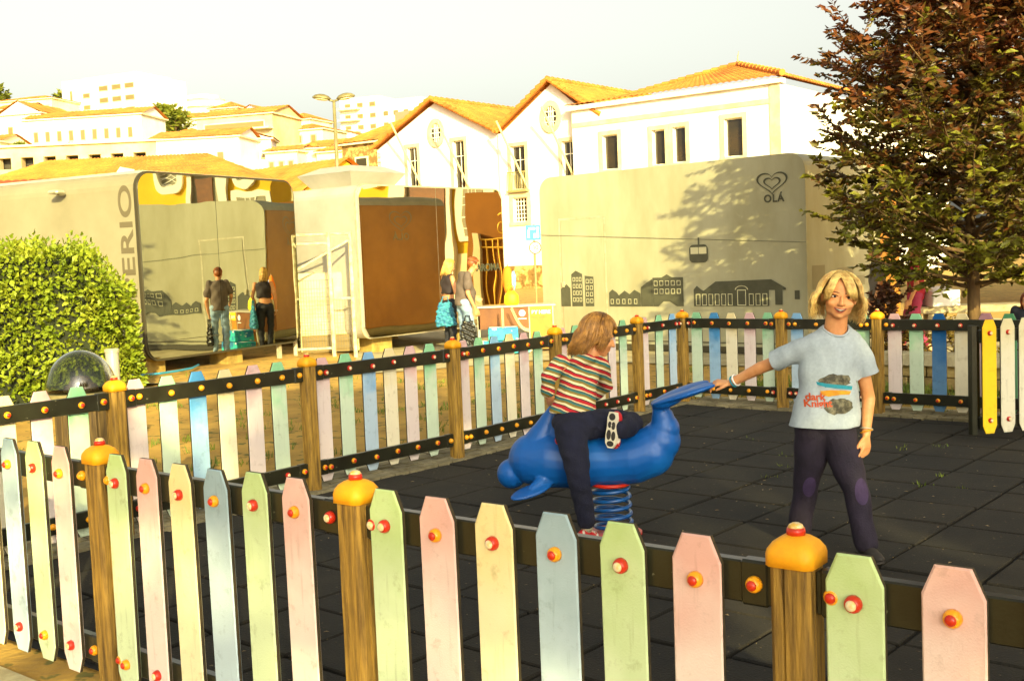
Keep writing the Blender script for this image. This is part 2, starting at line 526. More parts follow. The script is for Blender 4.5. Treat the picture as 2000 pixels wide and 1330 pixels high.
PM = {
    'g': picket_mat("paint_green", srgb(204, 218, 172), srgb(176, 198, 130), srgb(132, 140, 86)),
    'p': picket_mat("paint_pink", srgb(228, 208, 194), srgb(216, 168, 154), srgb(160, 124, 104)),
    'y': picket_mat("paint_cream", srgb(234, 220, 174), srgb(228, 208, 142), srgb(166, 142, 86)),
    'b': picket_mat("paint_blue", srgb(182, 200, 204), srgb(142, 164, 170), srgb(100, 114, 112)),
    'G': picket_mat("paint_mint", srgb(200, 214, 184), srgb(140, 196, 146), srgb(150, 160, 124), .62, .86),
    'P': picket_mat("paint_rose", srgb(222, 204, 194), srgb(212, 170, 164), srgb(176, 150, 134), .66, .88),
    'Y': picket_mat("paint_ivory", srgb(230, 218, 184), srgb(226, 206, 152), srgb(170, 150, 100), .66, .88),
    'B': picket_mat("paint_sky", srgb(178, 196, 208), srgb(124, 168, 202), srgb(120, 138, 140), .60, .84),
    'D': picket_mat("paint_deep_blue", srgb(96, 136, 172), srgb(14, 84, 140), srgb(70, 90, 110), .30, .78),
    'E': picket_mat("paint_mid_blue", srgb(150, 182, 206), srgb(70, 136, 186), srgb(90, 110, 130), .50, .80),
    'M': picket_mat("paint_mauve", srgb(186, 156, 150), srgb(170, 120, 124), srgb(130, 100, 92)),
    'K': picket_mat("paint_strong_green", srgb(96, 150, 106), srgb(70, 134, 86), srgb(70, 96, 62)),
    'O': picket_mat("paint_bright_yellow", srgb(240, 196, 28), srgb(240, 186, 20), srgb(190, 140, 30)),
    'W': picket_mat("paint_off_white", srgb(214, 206, 178), srgb(206, 194, 150), srgb(150, 138, 104)),
}
m_post = mat("brown_post_wood", srgb(176, 136, 50), 0.75, srgb(88, 62, 16), 5.0, 8, 0.32, 0.68, bump=0.35, bscale=18, stretch=(12, 12, 0.9), objrand=0.12)
m_cap = mat("yellow_cap_plastic", srgb(244, 172, 10), 0.6, srgb(226, 150, 6), 12, bump=0.08, bscale=200)
m_bred = mat("red_bolt_plastic", srgb(206, 30, 14), 0.32, srgb(190, 52, 24), 30)
m_bora = mat("orange_bolt_plastic", srgb(248, 176, 24), 0.32, srgb(240, 150, 20), 30)
m_bwht = mat("white_bolt_plastic", srgb(232, 222, 190), 0.32, srgb(226, 176, 70), 40)
m_rail = mat("dark_green_rail_metal", srgb(42, 42, 28), 0.28, srgb(32, 30, 18), 7, bump=0.06, bscale=120, speck=(40, .72, srgb(112, 108, 84)))

m_edge = mat("dark_board_core", srgb(70, 58, 30), .8, srgb(44, 36, 20), 20)
PW, PT, PZ0, PZ1 = 0.128, 0.020, 0.055, 0.945
def picket_mesh(key):
    w, w2, sh = PW / 2, PW * 0.29, 0.062
    poly = [(-w2, PZ0), (w2, PZ0), (w, PZ0 + sh), (w, PZ1 - sh), (w2, PZ1), (-w2, PZ1), (-w, PZ1 - sh), (-w, PZ0 + sh)]
    e = 0.004
    inner = []
    cx, cz = 0, (PZ0 + PZ1) / 2
    for (x, z) in poly:
        inner.append((x - e * (1 if x > 0 else -1), z - e * (1 if z > cz else -1)))
    n = len(poly)
    vs_ = [(x, -PT / 2, z) for x, z in inner] + [(x, -PT / 2 + e, z) for x, z in poly] + [(x, PT / 2 - e, z) for x, z in poly] + [(x, PT / 2, z) for x, z in inner]
    fs = [tuple(range(n)), tuple(range(4 * n - 1, 3 * n - 1, -1))]
    for k in range(3):
        for i in range(n):
            j = (i + 1) % n
            fs.append((k * n + i, (k + 1) * n + i, (k + 1) * n + j, k * n + j))
    mb = MB().add(vs_, fs)
    for k in range(2 + n, 2 + 2 * n): mb.mi[k] = 1
    return mb.mesh("picket", [PM[key], m_edge])
PK = {k: picket_mesh(k) for k in PM}

def bolt_mesh(a, b):
    """domed bolt cover pointing along -y: ring of one colour, centre of another"""
    rx = Matrix.Rotation(R(90), 4, 'X')
    mb = MB()
    mb.lathe([(0.0195, 0.0), (0.0195, 0.006), (0.0185, 0.012), (0.0155, 0.017), (0.0125, 0.0195)], 14, 0, rx)
    mb.lathe([(0.0124, 0.0190), (0.0118, 0.0215), (0.009, 0.0245), (0.005, 0.0262), (0.0, 0.0268)], 14, 1, rx)
    return mb.mesh("bolt", [a, b], smooth=True)
BOLT = [bolt_mesh(m_bred, m_bwht), bolt_mesh(m_bora, m_bred), bolt_mesh(m_bora, m_bora)]

def post_mesh():
    mb = MB()
    w, g = 0.047, 0.004
    prof = []
    # square section with chamfered corners and a groove in each face
    for k in range(4):
        a = Matrix.Rotation(R(90 * k), 2)
        for (x, y) in ((-w + .012, -w), (-.017, -w), (-.013, -w + .010), (-.009, -w), (w - .012, -w)):
            p = a @ Vector((x, y)); prof.append((p.x, p.y))
    n = len(prof)
    zs = [-0.06, 0.9]
    vs_ = [(x, y, z) for z in zs for x, y in prof]
    fs = [(i, (i + 1) % n, n + (i + 1) % n, n + i) for i in range(n)] + [tuple(range(n, 2 * n))]
    return mb.add(vs_, fs).mesh("post", m_post)
POST = post_mesh()
def cap_mesh():
    bm = bmesh.new()
    w = 0.0555
    prof = [(1.0, 0.0), (1.0, 0.026), (0.955, 0.037), (0.79, 0.052), (0.54, 0.062), (0.30, 0.067)]
    rings = []
    for i, (s, z) in enumerate(prof):
        ring = []
        n = 24
        e = (9.0, 9.0, 8.0, 5.5, 4.0, 2.6)[i]
        for k in range(n):
            a = 2 * math.pi * (k + .5) / n
            c, s_ = math.cos(a), math.sin(a)
            rr = (abs(c) ** e + abs(s_) ** e) ** (-1 / e)
            ring.append(bm.verts.new((w * s * rr * c, w * s * rr * s_, 0.895 + z)))
        rings.append(ring)
    for r0, r1 in zip(rings[:-1], rings[1:]):
        for k in range(len(r0)):
            bm.faces.new((r0[k], r0[(k + 1) % len(r0)], r1[(k + 1) % len(r0)], r1[k]))
    bm.faces.new(rings[-1]); bm.faces.new(rings[0][::-1])
    me = bpy.data.meshes.new("cap"); bm.to_mesh(me); bm.free()
    me.materials.append(m_cap)
    me.polygons.foreach_set('use_smooth', [True] * len(me.polygons))
    return me
CAP = cap_mesh()
KNOB = MB().lathe([(0.021, 0.0), (0.021, 0.010), (0.019, 0.017)], 16, 0, Matrix.Translation((0, 0, 0.960))).lathe(
    [(0.019, 0.0), (0.015, 0.007), (0.008, 0.011), (0.0, 0.012)], 16, 1, Matrix.Translation((0, 0, 0.976))).mesh("knob", [m_bred, m_bwht], smooth=True)

RAIL = {}
def rail_mesh(L_):
    k = round(L_, 3)
    if k not in RAIL:
        mb = MB().box((L_ / 2, 0, 0), (L_ - 0.02, 0.034, 0.098), ch=0.004)
        for s in (0.055, L_ - 0.055):
            mb.box((s, 0, 0), (0.07, 0.042, 0.106), ch=0.006)
        RAIL[k] = mb.mesh("rail", m_rail)
    return RAIL[k]

def fence(name, label, pts, seqs, outer, post_at, group='picket fences round the playground', n0=0):
    """pts: post positions; pickets on the side 'outer' (+1 left of the direction of travel), bolts on both faces"""
    root = thing(name, label, 'fence', (pts[0][0], pts[0][1], 0), 0.0, group)
    base = Vector(pts[0])
    cnt = n0
    for i, (a, b) in enumerate(zip(pts[:-1], pts[1:])):
        a, b = Vector(a), Vector(b)
        d = (b - a); L_ = d.length; d.normalize()
        nrm = Vector((-d.y, d.x)) * outer
        rz = math.atan2(d.y, d.x)
        for z in (0.84, 0.16):
            r_ = place(rail_mesh(L_ - 0.08), "rail", root)
            p = a + d * 0.04 - base
            r_.location = (p.x, p.y, z); r_.rotation_euler = (0, 0, rz)
            # bolts at the brackets, on the face towards the camera
            for s in (0.052, L_ - 0.132):
                bo = place(BOLT[cnt % 3], "bolt", r_); cnt += 1
                if outer > 0:
                    bo.location = (s, -0.021, 0)
                else:
                    bo.location = (s, -0.021, 0)
        seq = seqs[i]
        n = len(seq)
        pad, pad2 = (0.15, 0.235) if n == 6 else (0.155, 0.155)
        for k, c in enumerate(seq):
            if c == '.': continue
            s = pad + (L_ - pad - pad2) * (k / (n - 1)) + rnd.uniform(-.004, .004)
            p = a + d * s + nrm * (0.017 + PT / 2 + 0.001) - base
            pk = place(PK[c], "picket", root)
            pk.location = (p.x, p.y, rnd.uniform(-.006, .006))
            pk.rotation_euler = (rnd.uniform(-.004, .004), rnd.uniform(-.006, .006), rz)
            for z in (0.84, 0.16):
                bo = place(BOLT[cnt % 3 if outer > 0 else (cnt % 2)], "bolt", pk)
                cnt += 1
                if outer > 0:   # pickets on the far side: the bolt heads sit on the rail face, towards us
                    bo.location = (0, -(PT / 2 + 0.034 + 0.001), z)
                else:
                    bo.location = (0, -PT / 2, z)
            cnt += 1
    for i, p in enumerate(pts):
        if i not in post_at: continue
        p = Vector(p) - base
        d = Vector(pts[min(i + 1, len(pts) - 1)]) - Vector(pts[max(i - 1, 0)])
        rz = math.atan2(d.y, d.x)
        po = place(POST, "post", root, (p.x, p.y, 0), rz)
        cp = place(CAP, "cap", po)
        place(KNOB, "knob", po)
    return root

fence("picket_fence", "pastel picket fence nearest the camera, pickets in front of the dark rails", F_PTS,
      ["ybgp", "gpybgp", "gpybgp", "gpybgp", "gpybgp", "gpybgp"], -1, {1, 2, 3, 4, 5})
fence("picket_fence", "pastel picket fence running from the bollard lamp to the far corner of the playground", L_PTS,
      ["BYPYPG", "PGEYPG", "PGBYPG", "PGBYPG", "PGBYPG", "PGB"], +1, {0, 1, 2, 3, 4, 5, 6})
fence("picket_fence", "far picket fence behind the standing boy, with a strong blue picket", R_PTS,
      ["GEYPG", "BYPG", "PGDYMK", "YBGPYB"], +1, {1, 2, 4})

# opened gate leaf: dark metal frame with pickets, in front of the far fence
gt = thing("gate", "opened gate leaf with a bright yellow end picket and off white pickets", "gate", (3.60, 8.62, 0), R(14))
mb = MB()
mb.box((-0.015, 0.05, 0.50), (0.05, 0.05, 0.86), ch=0.004)
mb.box((0.055, 0.11, 0.52), (0.05, 0.05, 0.80), ch=0.004)
mb.build("gate_post", m_rail, gt)
for z in (0.84, 0.16):
    place(rail_mesh(1.2), "rail", gt, (0.02, 0.035, z))
for k, c in enumerate("OWWOWW"):
    pk = place(PK[c], "picket", gt, (0.10 + 0.165 * k, 0.005, 0.025), 0.0)
    pk.rotation_euler = (0, 0, rnd.uniform(-.02, .02))
    for z in (0.84, 0.16):
        place(BOLT[0], "bolt", pk, (0, -PT / 2, z))
# ------------------------------------------------------------------ kiosks
m_kgrey = mat("grey_kiosk_panel", srgb(142, 134, 106), 0.55, srgb(130, 122, 94), 1.2, 6, bump=0.05, bscale=30, spec=0.4)
m_kgrey2 = mat("silver_kiosk_panel", srgb(190, 184, 168), 0.42, srgb(168, 160, 142), 0.9, 6, bump=0.05, bscale=20, spec=0.5, metallic=0.25)
m_kprint = mat("printed_kiosk_panel", srgb(168, 164, 136), 0.5, srgb(150, 145, 114), 1.6, 8, stretch=(1, 1, .35), bump=0.04, bscale=30, spec=0.4)
m_kdark = mat("dark_kiosk_panel", srgb(52, 56, 42), 0.35, srgb(40, 42, 30), 1.0, 4)
m_ksil = mat("dark_grey_print", srgb(76, 76, 58), 0.6, srgb(62, 62, 46), 4)
m_kletter = mat("grey_brown_letter_print", srgb(96, 86, 62), 0.6)
m_kline = mat("pale_line_print", srgb(196, 190, 152), 0.6)
m_trim = mat("pale_metal_trim", srgb(196, 188, 160), 0.4, srgb(170, 160, 128), 6, metallic=0.3)
m_rim = mat("dark_rubber_rim", srgb(58, 52, 34), 0.5)
m_block = mat("support_block", srgb(168, 142, 70), 0.9, srgb(120, 98, 44), 6, bump=0.3, bscale=50)
def mirror_mat(name, col, wav, sc, rough=0.012):
    m = bpy.data.materials.new(name); m.use_nodes = True
    N, L = m.node_tree.nodes, m.node_tree.links
    b = N["Principled BSDF"]
    b.inputs['Base Color'].default_value = (*col, 1); b.inputs['Metallic'].default_value = 1.0; b.inputs['Roughness'].default_value = rough
    tc = N.new("ShaderNodeTexCoord"); n = N.new("ShaderNodeTexNoise"); n.inputs['Scale'].default_value = sc; n.inputs['Detail'].default_value = 1
    L.new(tc.outputs['Object'], n.inputs['Vector'])
    bp = N.new("ShaderNodeBump"); bp.inputs['Strength'].default_value = 1.0; bp.inputs['Distance'].default_value = wav
    L.new(n.outputs['Fac'], bp.inputs['Height']); L.new(bp.outputs[0], b.inputs['Normal'])
    return m
m_mir1 = mirror_mat("mirror_glass", (0.52, 0.52, 0.42), 0.004, 1.3)
m_mir2 = mirror_mat("bowed_mirror_glass", (0.66, 0.58, 0.42), 0.008, 0.9)

def kiosk_shell(root, W, z0, z1, D, r, m, lip=0.02):
    """rounded-corner box body: the rounded rectangle runs back along local y"""
    poly = rounded(0, W, z0, z1, r)
    mb = MB().prism(poly, lip, D)
    o = mb.build("body", m, root)
    for p in o.data.polygons: p.use_smooth = False
    return o

def heart_logo(mb, cx, cz, s, y):
    """double heart swirl outline, s = overall width"""
    def heart(t, k):
        x = 16 * math.sin(t) ** 3
        z = 13 * math.cos(t) - 5 * math.cos(2 * t) - 2 * math.cos(3 * t) - math.cos(4 * t)
        return (x / 32 * k, (z + 2.5) / 32 * k)
    for k, w, cut in ((1.0, 0.060, 0.0), (0.56, 0.060, 0.0)):
        n = 44
        P = [heart(2 * math.pi * i / n + 0.001, s * k) for i in range(n)]
        Q = [heart(2 * math.pi * i / n + 0.001, s * (k - w * 2)) for i in range(n)]
        vs_ = [(cx + x * (1.12), y, cz + z * .8) for x, z in P] + [(cx + x * 1.12, y, cz + z * .8) for x, z in Q]
        fs = [(i, (i + 1) % n, n + (i + 1) % n, n + i) for i in range(n)]
        mb.add(vs_, fs)
def flat(mb, poly, y, mi=0):
    mb.add([(x, y, z) for x, z in poly], [tuple(range(len(poly)))], mi)
def rect(x0, x1, z0, z1): return [(x0, z0), (x1, z0), (x1, z1), (x0, z1)]
def outline(mb, x0, x1, z0, z1, w, y, mi=0):
    for q in (rect(x0, x1, z0, z0 + w), rect(x0, x1, z1 - w, z1), rect(x0, x0 + w, z0 + w, z1 - w), rect(x1 - w, x1, z0 + w, z1 - w)):
        flat(mb, q, y, mi)

# --- kiosk with the mirrored end by the hedge
k1 = thing("kiosk", "grey kiosk beside the hedge with a dark mirrored end wall", "kiosk", (-5.087, 15.507, 0), R(62.5), "rounded trailer kiosks")
W1, Z0, Z1 = 3.42, 0.36, 2.99
kiosk_shell(k1, W1, Z0, Z1, 7.0, 0.24, m_kgrey)
MB().prism(rounded(-0.012, W1 + 0.012, Z0 - 0.012, Z1 + 0.012, 0.25), -0.012, 0.03).build("rim", m_rim, k1)
for (a, b) in ((0.02, 1.545), (1.553, W1 - 0.02)):
    pl_ = [p for p in rounded(0.02, W1 - 0.02, Z0 + 0.02, Z1 - 0.02, 0.22, 8)]
    cl = [(min(max(x, a), b), z) for x, z in pl_]
    q = []
    for p in cl:
        if not q or (abs(p[0] - q[-1][0]) + abs(p[1] - q[-1][1])) > 1e-6: q.append(p)
    MB().prism(q, -0.026, -0.014).build("mirror_panel", m_mir1, k1)
mb = MB()
mb.box((0.77, -0.029, 0.62), (1.40, 0.004, 0.008))
mb.build("seam", m_rim, k1)
# vertical lettering on the long side wall (local x=0), reading upwards
tm = text_mesh("IMPERIO", 0.34, "lettering", m_kletter, bold=0.006, space=1.05)
lt = place(tm, "lettering", k1)
zmid = 1.72
lt.matrix_local = Matrix.Translation((-0.004, 0.20, zmid)) @ Matrix(((0, 0, -1, 0), (0, 1, 0, 0), (1, 0, 0, 0), (0, 0, 0, 1))) @ Matrix.Scale(1.68, 4, (1, 0, 0))
mb = MB()
mb.box((-0.06, 1.39, 2.76), (0.10, 0.05, 0.05))
mb.box((-0.16, 1.36, 2.78), (0.16, 0.20, 0.055), ch=0.02)
mb.build("floodlight", m_trim, k1)
for x in (0.35, 2.0):
    for y in (0.35, 3.0):
        MB().box((x, y, 0.26), (0.36, 0.36, 0.30), ch=0.01).build("support_block", m_block, k1)
MB().box((2.98, 0.10, 0.26), (0.06, 0.06, 0.34)).build("leg", m_trim, k1)
MB().prism([(0.2, Z1 - 0.005), (W1 - .2, Z1 - 0.005), (W1 - .2, Z1 + 0.03), (0.2, Z1 + 0.03)], 0.1, 6.8).build("roof_sheet", m_kgrey2, k1)

# --- kiosk with golden mirrored end
k2 = thing("kiosk", "silver kiosk in the middle with a bowed golden mirrored end wall", "kiosk", (-2.574, 19.209, 0), R(51.4), "rounded trailer kiosks")
W2, Z0, Z1 = 3.96, 0.30, 2.95
kiosk_shell(k2, W2, Z0, Z1, 4.5, 0.2, m_kgrey2)
MB().prism(rounded(-0.006, W2 + 0.006, Z0 - 0.006, Z1 + 0.006, 0.205), -0.010, 0.03).build("rim", m_trim, k2)
def bowed(x0, x1, z0, z1, r, left_round, bow0, bow1, name):
    """thin mirror panel with a gentle cylindrical bow towards the viewer"""
    n, mz = 20, 10
    vs_, fs = [], []
    for i in range(n + 1):
        t = i / n
        x = x0 + (x1 - x0) * t
        # shorten near the rounded side
        e = (x - x0) if left_round else (x1 - x)
        dz = r - math.sqrt(max(0, r * r - max(0, r - e) ** 2)) if e < r else 0
        y = -0.02 + bow0 + (bow1 - bow0) * (1 - (1 - t) ** 1.6) / 1.0
        for j in range(mz + 1):
            vs_.append((x, y, z0 + dz + (z1 - z0 - 2 * dz) * j / mz))
    for i in range(n):
        for j in range(mz):
            a = i * (mz + 1) + j
            fs.append((a, a + mz + 1, a + mz + 2, a + 1))
    o = MB().add(vs_, fs).build(name, m_mir2, k2, smooth=True, fix=False)
    if abs(bow0) + abs(bow1) > 0:      # closing strip between the bowed panel and the body
        col = lambda i: [vs_[i * (mz + 1) + j] for j in range(mz + 1)]
        rim_ = [vs_[i * (mz + 1)] for i in range(n, -1, -1)] + col(0) + [vs_[i * (mz + 1) + mz] for i in range(n + 1)]
        e_ = MB(); m_ = len(rim_)
        e_.add([(x, y + .001, z) for x, y, z in rim_] + [(x, -.008, z) for x, y, z in rim_], [(i, i + 1, m_ + i + 1, m_ + i) for i in range(m_ - 1)])
        e_.build("panel_edge", m_kgrey2, o, fix=False)
bowed(0.02, 2.015, Z0 + .02, Z1 - .02, 0.18, True, -0.05, 0.0, "mirror_panel")
bowed(2.023, W2 - 0.02, Z0 + .02, Z1 - .02, 0.18, False, 0.0, 0.0, "mirror_panel")
tm = text_mesh("AROMA", 0.20, "lettering", m_ksil, bold=0.004)
lt = place(tm, "lettering", k2)
lt.matrix_local = Matrix.Translation((3.45, -0.028, 1.42)) @ Matrix.Rotation(R(90), 4, 'X')
for x in (0.7, 3.0):
    for y in (0.4, 2.5):
        MB().box((x, y, 0.14), (0.5, 0.36, 0.34), ch=0.01).build("support_block", m_block, k2)
# roof hood: inverted frustum with a sloped lid
mb = MB()
def frus(b0, b1, z0, z1):
    (x0, x1, y0, y1), (X0, X1, Y0, Y1) = b0, b1
    mb.add([(x0, y0, z0), (x1, y0, z0), (x1, y1, z0), (x0, y1, z0), (X0, Y0, z1), (X1, Y0, z1), (X1, Y1, z1), (X0, Y1, z1)],
           [(0, 3, 2, 1), (4, 5, 6, 7), (0, 1, 5, 4), (1, 2, 6, 5), (2, 3, 7, 6), (3, 0, 4, 7)])
frus((0.55, 1.55, 0.65, 1.65), (0.35, 1.75, 0.45, 1.85), 2.95, 3.22)
frus((0.35, 1.75, 0.45, 1.85), (0.65, 1.45, 0.75, 1.55), 3.222, 3.36)
mb.build("roof_hood", m_kgrey2, k2)

# --- printed kiosk with the heart logo
k3 = thing("kiosk", "grey printed kiosk with heart logo and city skyline on its long wall", "kiosk", (0.579, 19.672, 0), R(-42.3), "rounded trailer kiosks")
W3, Z0, Z1 = 5.06, 0.09, 2.95
kiosk_shell(k3, W3, Z0, Z1, 2.5, 0.26, m_kprint, 0.0)
MB().prism(rounded(-0.03, 0.0, Z0 + 0.2, Z1 - 0.2, 0.01, 2), 0.06, 2.44).build("end_panel", mat("amber_kiosk_panel", srgb(168, 118, 44), 0.5, srgb(146, 98, 32), 1.0), k3)
MB().box((W3 / 2, -0.008, 0.05), (W3 - 0.5, 0.03, 0.10)).build("skirt", m_rim, k3)
mb = MB(); outline(mb, 0.41, 1.42, 0.14, 2.23, 0.035, -0.003); mb.build("door_frame", m_trim, k3)
MB().box((0.915, -0.006, 1.17), (0.90, 0.006, 1.98)).build("door", m_kprint, k3)
mb = MB(); mb.box((0.49, -0.02, 1.10), (0.03, 0.04, 0.10)); mb.build("door_handle", m_trim, k3)
yy = -0.011
mb = MB()
mb.add([(0, yy - .002, 1.969), (W3, yy - .002, 1.650), (W3, yy - .002, 1.643), (0, yy - .002, 1.962)], [(0, 1, 2, 3)])
mb.build("cable_print", m_ksil, k3)
# cable car
mb = MB()
flat(mb, rounded(3.06, 3.40, 1.40, 1.68, 0.07, 4), yy - .001)
flat(mb, rect(3.22, 3.25, 1.68, 1.79), yy - .001)
mb.build("cable_car_print", m_ksil, k3)
mb = MB()
flat(mb, rect(3.085, 3.225, 1.535, 1.64), yy - .003); flat(mb, rect(3.235, 3.375, 1.535, 1.64), yy - .003)
mb.build("cable_car_window_print", m_kline, k3)
# skyline silhouettes with pale outlines
sk, ln = MB(), MB()
B0 = 0.72
flat(sk, [(0.42, B0), (0.42, 1.02), (0.55, 1.10), (0.63, 1.03), (0.63, B0)], yy)
flat(sk, [(0.66, B0), (0.66, 1.27), (0.76, 1.33), (0.90, 1.27), (0.90, B0)], yy)
flat(sk, [(0.95, B0), (0.95, 1.24), (1.14, 1.22), (1.14, B0)], yy)
for i in range(4):
    for j in range(3): outline(ln, .69 + j * .07, .74 + j * .07, .80 + i * .115, .87 + i * .115, .008, yy - .002)
    for j in range(2): outline(ln, .975 + j * .085, 1.035 + j * .085, .78 + i * .11, .85 + i * .11, .008, yy - .002)
flat(sk, [(1.46, B0), (1.46, .95), (1.53, 1.0), (1.62, .95), (1.66, .90), (1.78, .98), (1.88, .92), (1.98, .99), (2.10, .93), (2.10, B0)], yy)
flat(sk, [(2.11, B0), (2.11, 1.03), (2.22, 1.10), (2.34, 1.16), (2.34, B0)], yy)
flat(sk, [(2.345, B0), (2.345, 1.18), (2.52, 1.18), (2.62, 1.23), (2.72, 1.18), (2.93, 1.18), (2.93, B0), (2.80, B0), (2.66, .80), (2.55, .80), (2.45, B0)], yy)
for i in range(5): outline(ln, 1.49 + i * .12, 1.55 + i * .12, .76, .84, .008, yy - .002)
for j in range(2):
    for i in range(5): outline(ln, 2.37 + i * .11, 2.44 + i * .11, 0.92 + j * .13, 1.0 + j * .13, .008, yy - .002)
flat(sk, [(3.12, B0), (3.12, .98), (3.18, 1.04), (3.26, .98), (3.30, .96), (3.52, 1.10), (4.48, 1.12), (4.72, .99), (4.72, .96), (4.66, .96), (4.66, B0 + .02), (4.54, B0 + .02), (4.54, .96),
          (4.44, .96), (4.44, B0)], yy)
for i in range(6): outline(ln, 3.16 + i * .115, 3.24 + i * .115, .73, .91, .010, yy - .002)
for i in range(3): outline(ln, 4.10 + i * .115, 4.18 + i * .115, .73, .91, .010, yy - .002)
outline(ln, 3.90, 4.05, .73, .97, .012, yy - .002)
for k in range(6):
    a0, a1 = math.pi * k / 6, math.pi * (k + 1) / 6
    p = lambda a, r_: (3.975 + r_ * math.cos(a), .97 + r_ * .55 * math.sin(a))
    flat(ln, [p(a0, .115), p(a1, .115), p(a1, .10), p(a0, .10)], yy - .002)
flat(sk, rect(4.86, 4.94, .82, .95), yy)
tag(sk.build("skyline_print", m_ksil, k3), kind='stuff')
tag(ln.build("skyline_line_print", m_kline, k3), kind='stuff')
MB().box((W3 / 2, -0.006, 0.155), (W3 - 0.45, 0.012, 0.014)).build("base_seam", m_rim, k3)
mb = MB(); heart_logo(mb, 4.53, 2.525, 0.46, yy); mb.build("heart_logo_print", m_ksil, k3)
lt = place(text_mesh("OLÁ", 0.155, "lettering", m_ksil, bold=0.004, space=1.15), "lettering", k3)
lt.matrix_local = Matrix.Translation((4.555, yy, 2.305)) @ Matrix.Rotation(R(90), 4, 'X')
# the shaded short end carries the same marks
mb = MB()
TE = Matrix.Translation((-0.034, 2.4, 0)) @ Matrix.Rotation(R(-90), 4, 'Z')
h = MB(); heart_logo(h, 1.15, 2.42, 0.62, 0)
mb.add(h.v, h.f, 0, TE)
mb.build("heart_logo_print", m_kgrey, k3)
lt = place(text_mesh("OLÁ", 0.20, "lettering", m_kgrey, bold=0.004, space=1.15), "lettering", k3)
lt.matrix_local = TE @ Matrix.Translation((1.15, 0, 2.10)) @ Matrix.Rotation(R(90), 4, 'X')
# thin print on the sunlit short end
sk = MB()
TE2 = Matrix.Translation((W3 + 0.004, 0.0, 0)) @ Matrix.Rotation(R(90), 4, 'Z')
for (a, b, c, e) in ((.15, .55, 0.95, 1.3), (.6, .9, 0.95, 1.15), (.95, 1.5, .95, 1.24), (1.6, 1.9, .95, 1.1)):
    q = MB(); flat(q, rect(a, b, c, e), 0); sk.add(q.v, q.f, 0, TE2)
tag(sk.build("skyline_print", m_kgrey, k3), kind='stuff')

# --- metal mesh gate between the two mirrored kiosks
m_gatew = mat("worn_white_paint", srgb(206, 196, 160), 0.5, srgb(160, 146, 104), 9)
m_wire = mat("dark_wire", srgb(92, 84, 58), 0.5)
mg = thing("mesh_gate", "white tubular gate with wire mesh between two kiosks", "gate", (-3.66, 18.75, 0.08), R(6))
posts = MB()
mb = MB()
for x in (0.02, 0.66, 1.02):
    MB().tube([(x, 0, -0.05), (x, 0, 2.06)], 0.035, 8).build("gate_post", m_gatew, mg)
for (a, b) in (((0.02, 0, 2.03), (1.02, 0, 2.03)), ((0.02, 0, 1.88), (0.66, 0, 1.88)), ((0.02, 0, .12), (.62, 0, .12)), ((.66, 0, .95), (1.02, 0, .95)), ((.05, -.01, 1.42), (1.0, -.01, 1.92))):
    MB().tube([a, b], 0.021, 6).build("gate_bar", m_gatew, mg)
mb = MB()
for k in range(13): mb.tube([(0.06 + k * .046, -.012, .12), (0.06 + k * .046, -.012, 1.28)], 0.004, 4)
for k in range(9): mb.tube([(0.04, -.014, .15 + k * .14), (0.64, -.014, .15 + k * .14)], 0.004, 4)
for k in range(7): mb.tube([(0.70 + k * .046, -.012, .12), (0.70 + k * .046, -.012, .95)], 0.004, 4)
for k in range(7): mb.tube([(0.68, -.014, .15 + k * .13), (1.0, -.014, .15 + k * .13)], 0.004, 4)
mb.build("wire_mesh", m_wire, mg)
sh = thing("storage_cabinet", "pale storage cabinet with slatted vent behind the mesh gate", "cabinet", (-3.66, 19.35, 0.08), R(6))
MB().box((0.5, 0.3, 0.70), (1.0, 0.5, 1.38), ch=0.01).build("cabinet_body", mat("cream_metal", srgb(214, 200, 146), 0.5, srgb(190, 172, 110), 3), sh)
MB().box((0.57, 0.04, 0.78), (0.07, 0.012, 1.0)).build("vent_slot", m_rim, sh)
MB().box((0.5, 0.04, 0.16), (0.96, 0.014, 0.30)).build("kick_panel", mat("cabinet_kick", srgb(120, 100, 52), 0.7), sh)

# hose on the ground under the nearest kiosk
hp = [(-5.9, 15.1, .20), (-5.5, 15.2, .205), (-5.1, 15.15, .21), (-4.85, 15.3, .20), (-4.7, 15.6, .21), (-4.6, 16.0, .21), (-4.65, 16.5, .20)]
tag(MB().tube([(x, y, ground_h(x, y) + .012) for x, y, z in hp], 0.016, 8).build("garden_hose", mat("blue_hose", srgb(40, 130, 160), 0.4)),
    "thin blue hose lying on the ground below the mirrored kiosk", "hose")
# ------------------------------------------------------------------ buildings
m_white = mat("white_render", srgb(236, 232, 222), 0.9, srgb(222, 216, 202), 0.7, 6, bump=0.1, bscale=12)
m_stone = mat("pale_stone_trim", srgb(216, 202, 158), 0.9, srgb(194, 176, 128), 1.5, 6)
m_roof = mat("terracotta_tile", srgb(208, 134, 48), 0.85, srgb(168, 94, 30), 0.9, 8, 0.3, 0.7, bump=0.3, bscale=14)
m_pane = mat("dark_window_glass", srgb(34, 32, 24), 0.06, srgb(60, 48, 28), 0.6, spec=0.9)
m_frame = mat("white_window_paint", srgb(226, 220, 200), 0.6)
m_iron = mat("pale_iron", srgb(150, 136, 84), 0.5)
m_pole = mat("pale_pole", srgb(206, 192, 130), 0.6)
m_rubble = mat("rubble_stone_wall", srgb(196, 160, 92), 0.95, srgb(128, 98, 48), 2.2, 3, 0.42, 0.55, bump=0.6, bscale=3)
m_ochre = mat("ochre_render", srgb(214, 190, 110), 0.9, srgb(190, 164, 86), 0.5)
m_cream = mat("cream_render", srgb(230, 218, 180), 0.9, srgb(214, 198, 150), 0.5)
m_yel = mat("yellow_render", srgb(226, 182, 36), 0.9, srgb(212, 164, 26), 0.5)
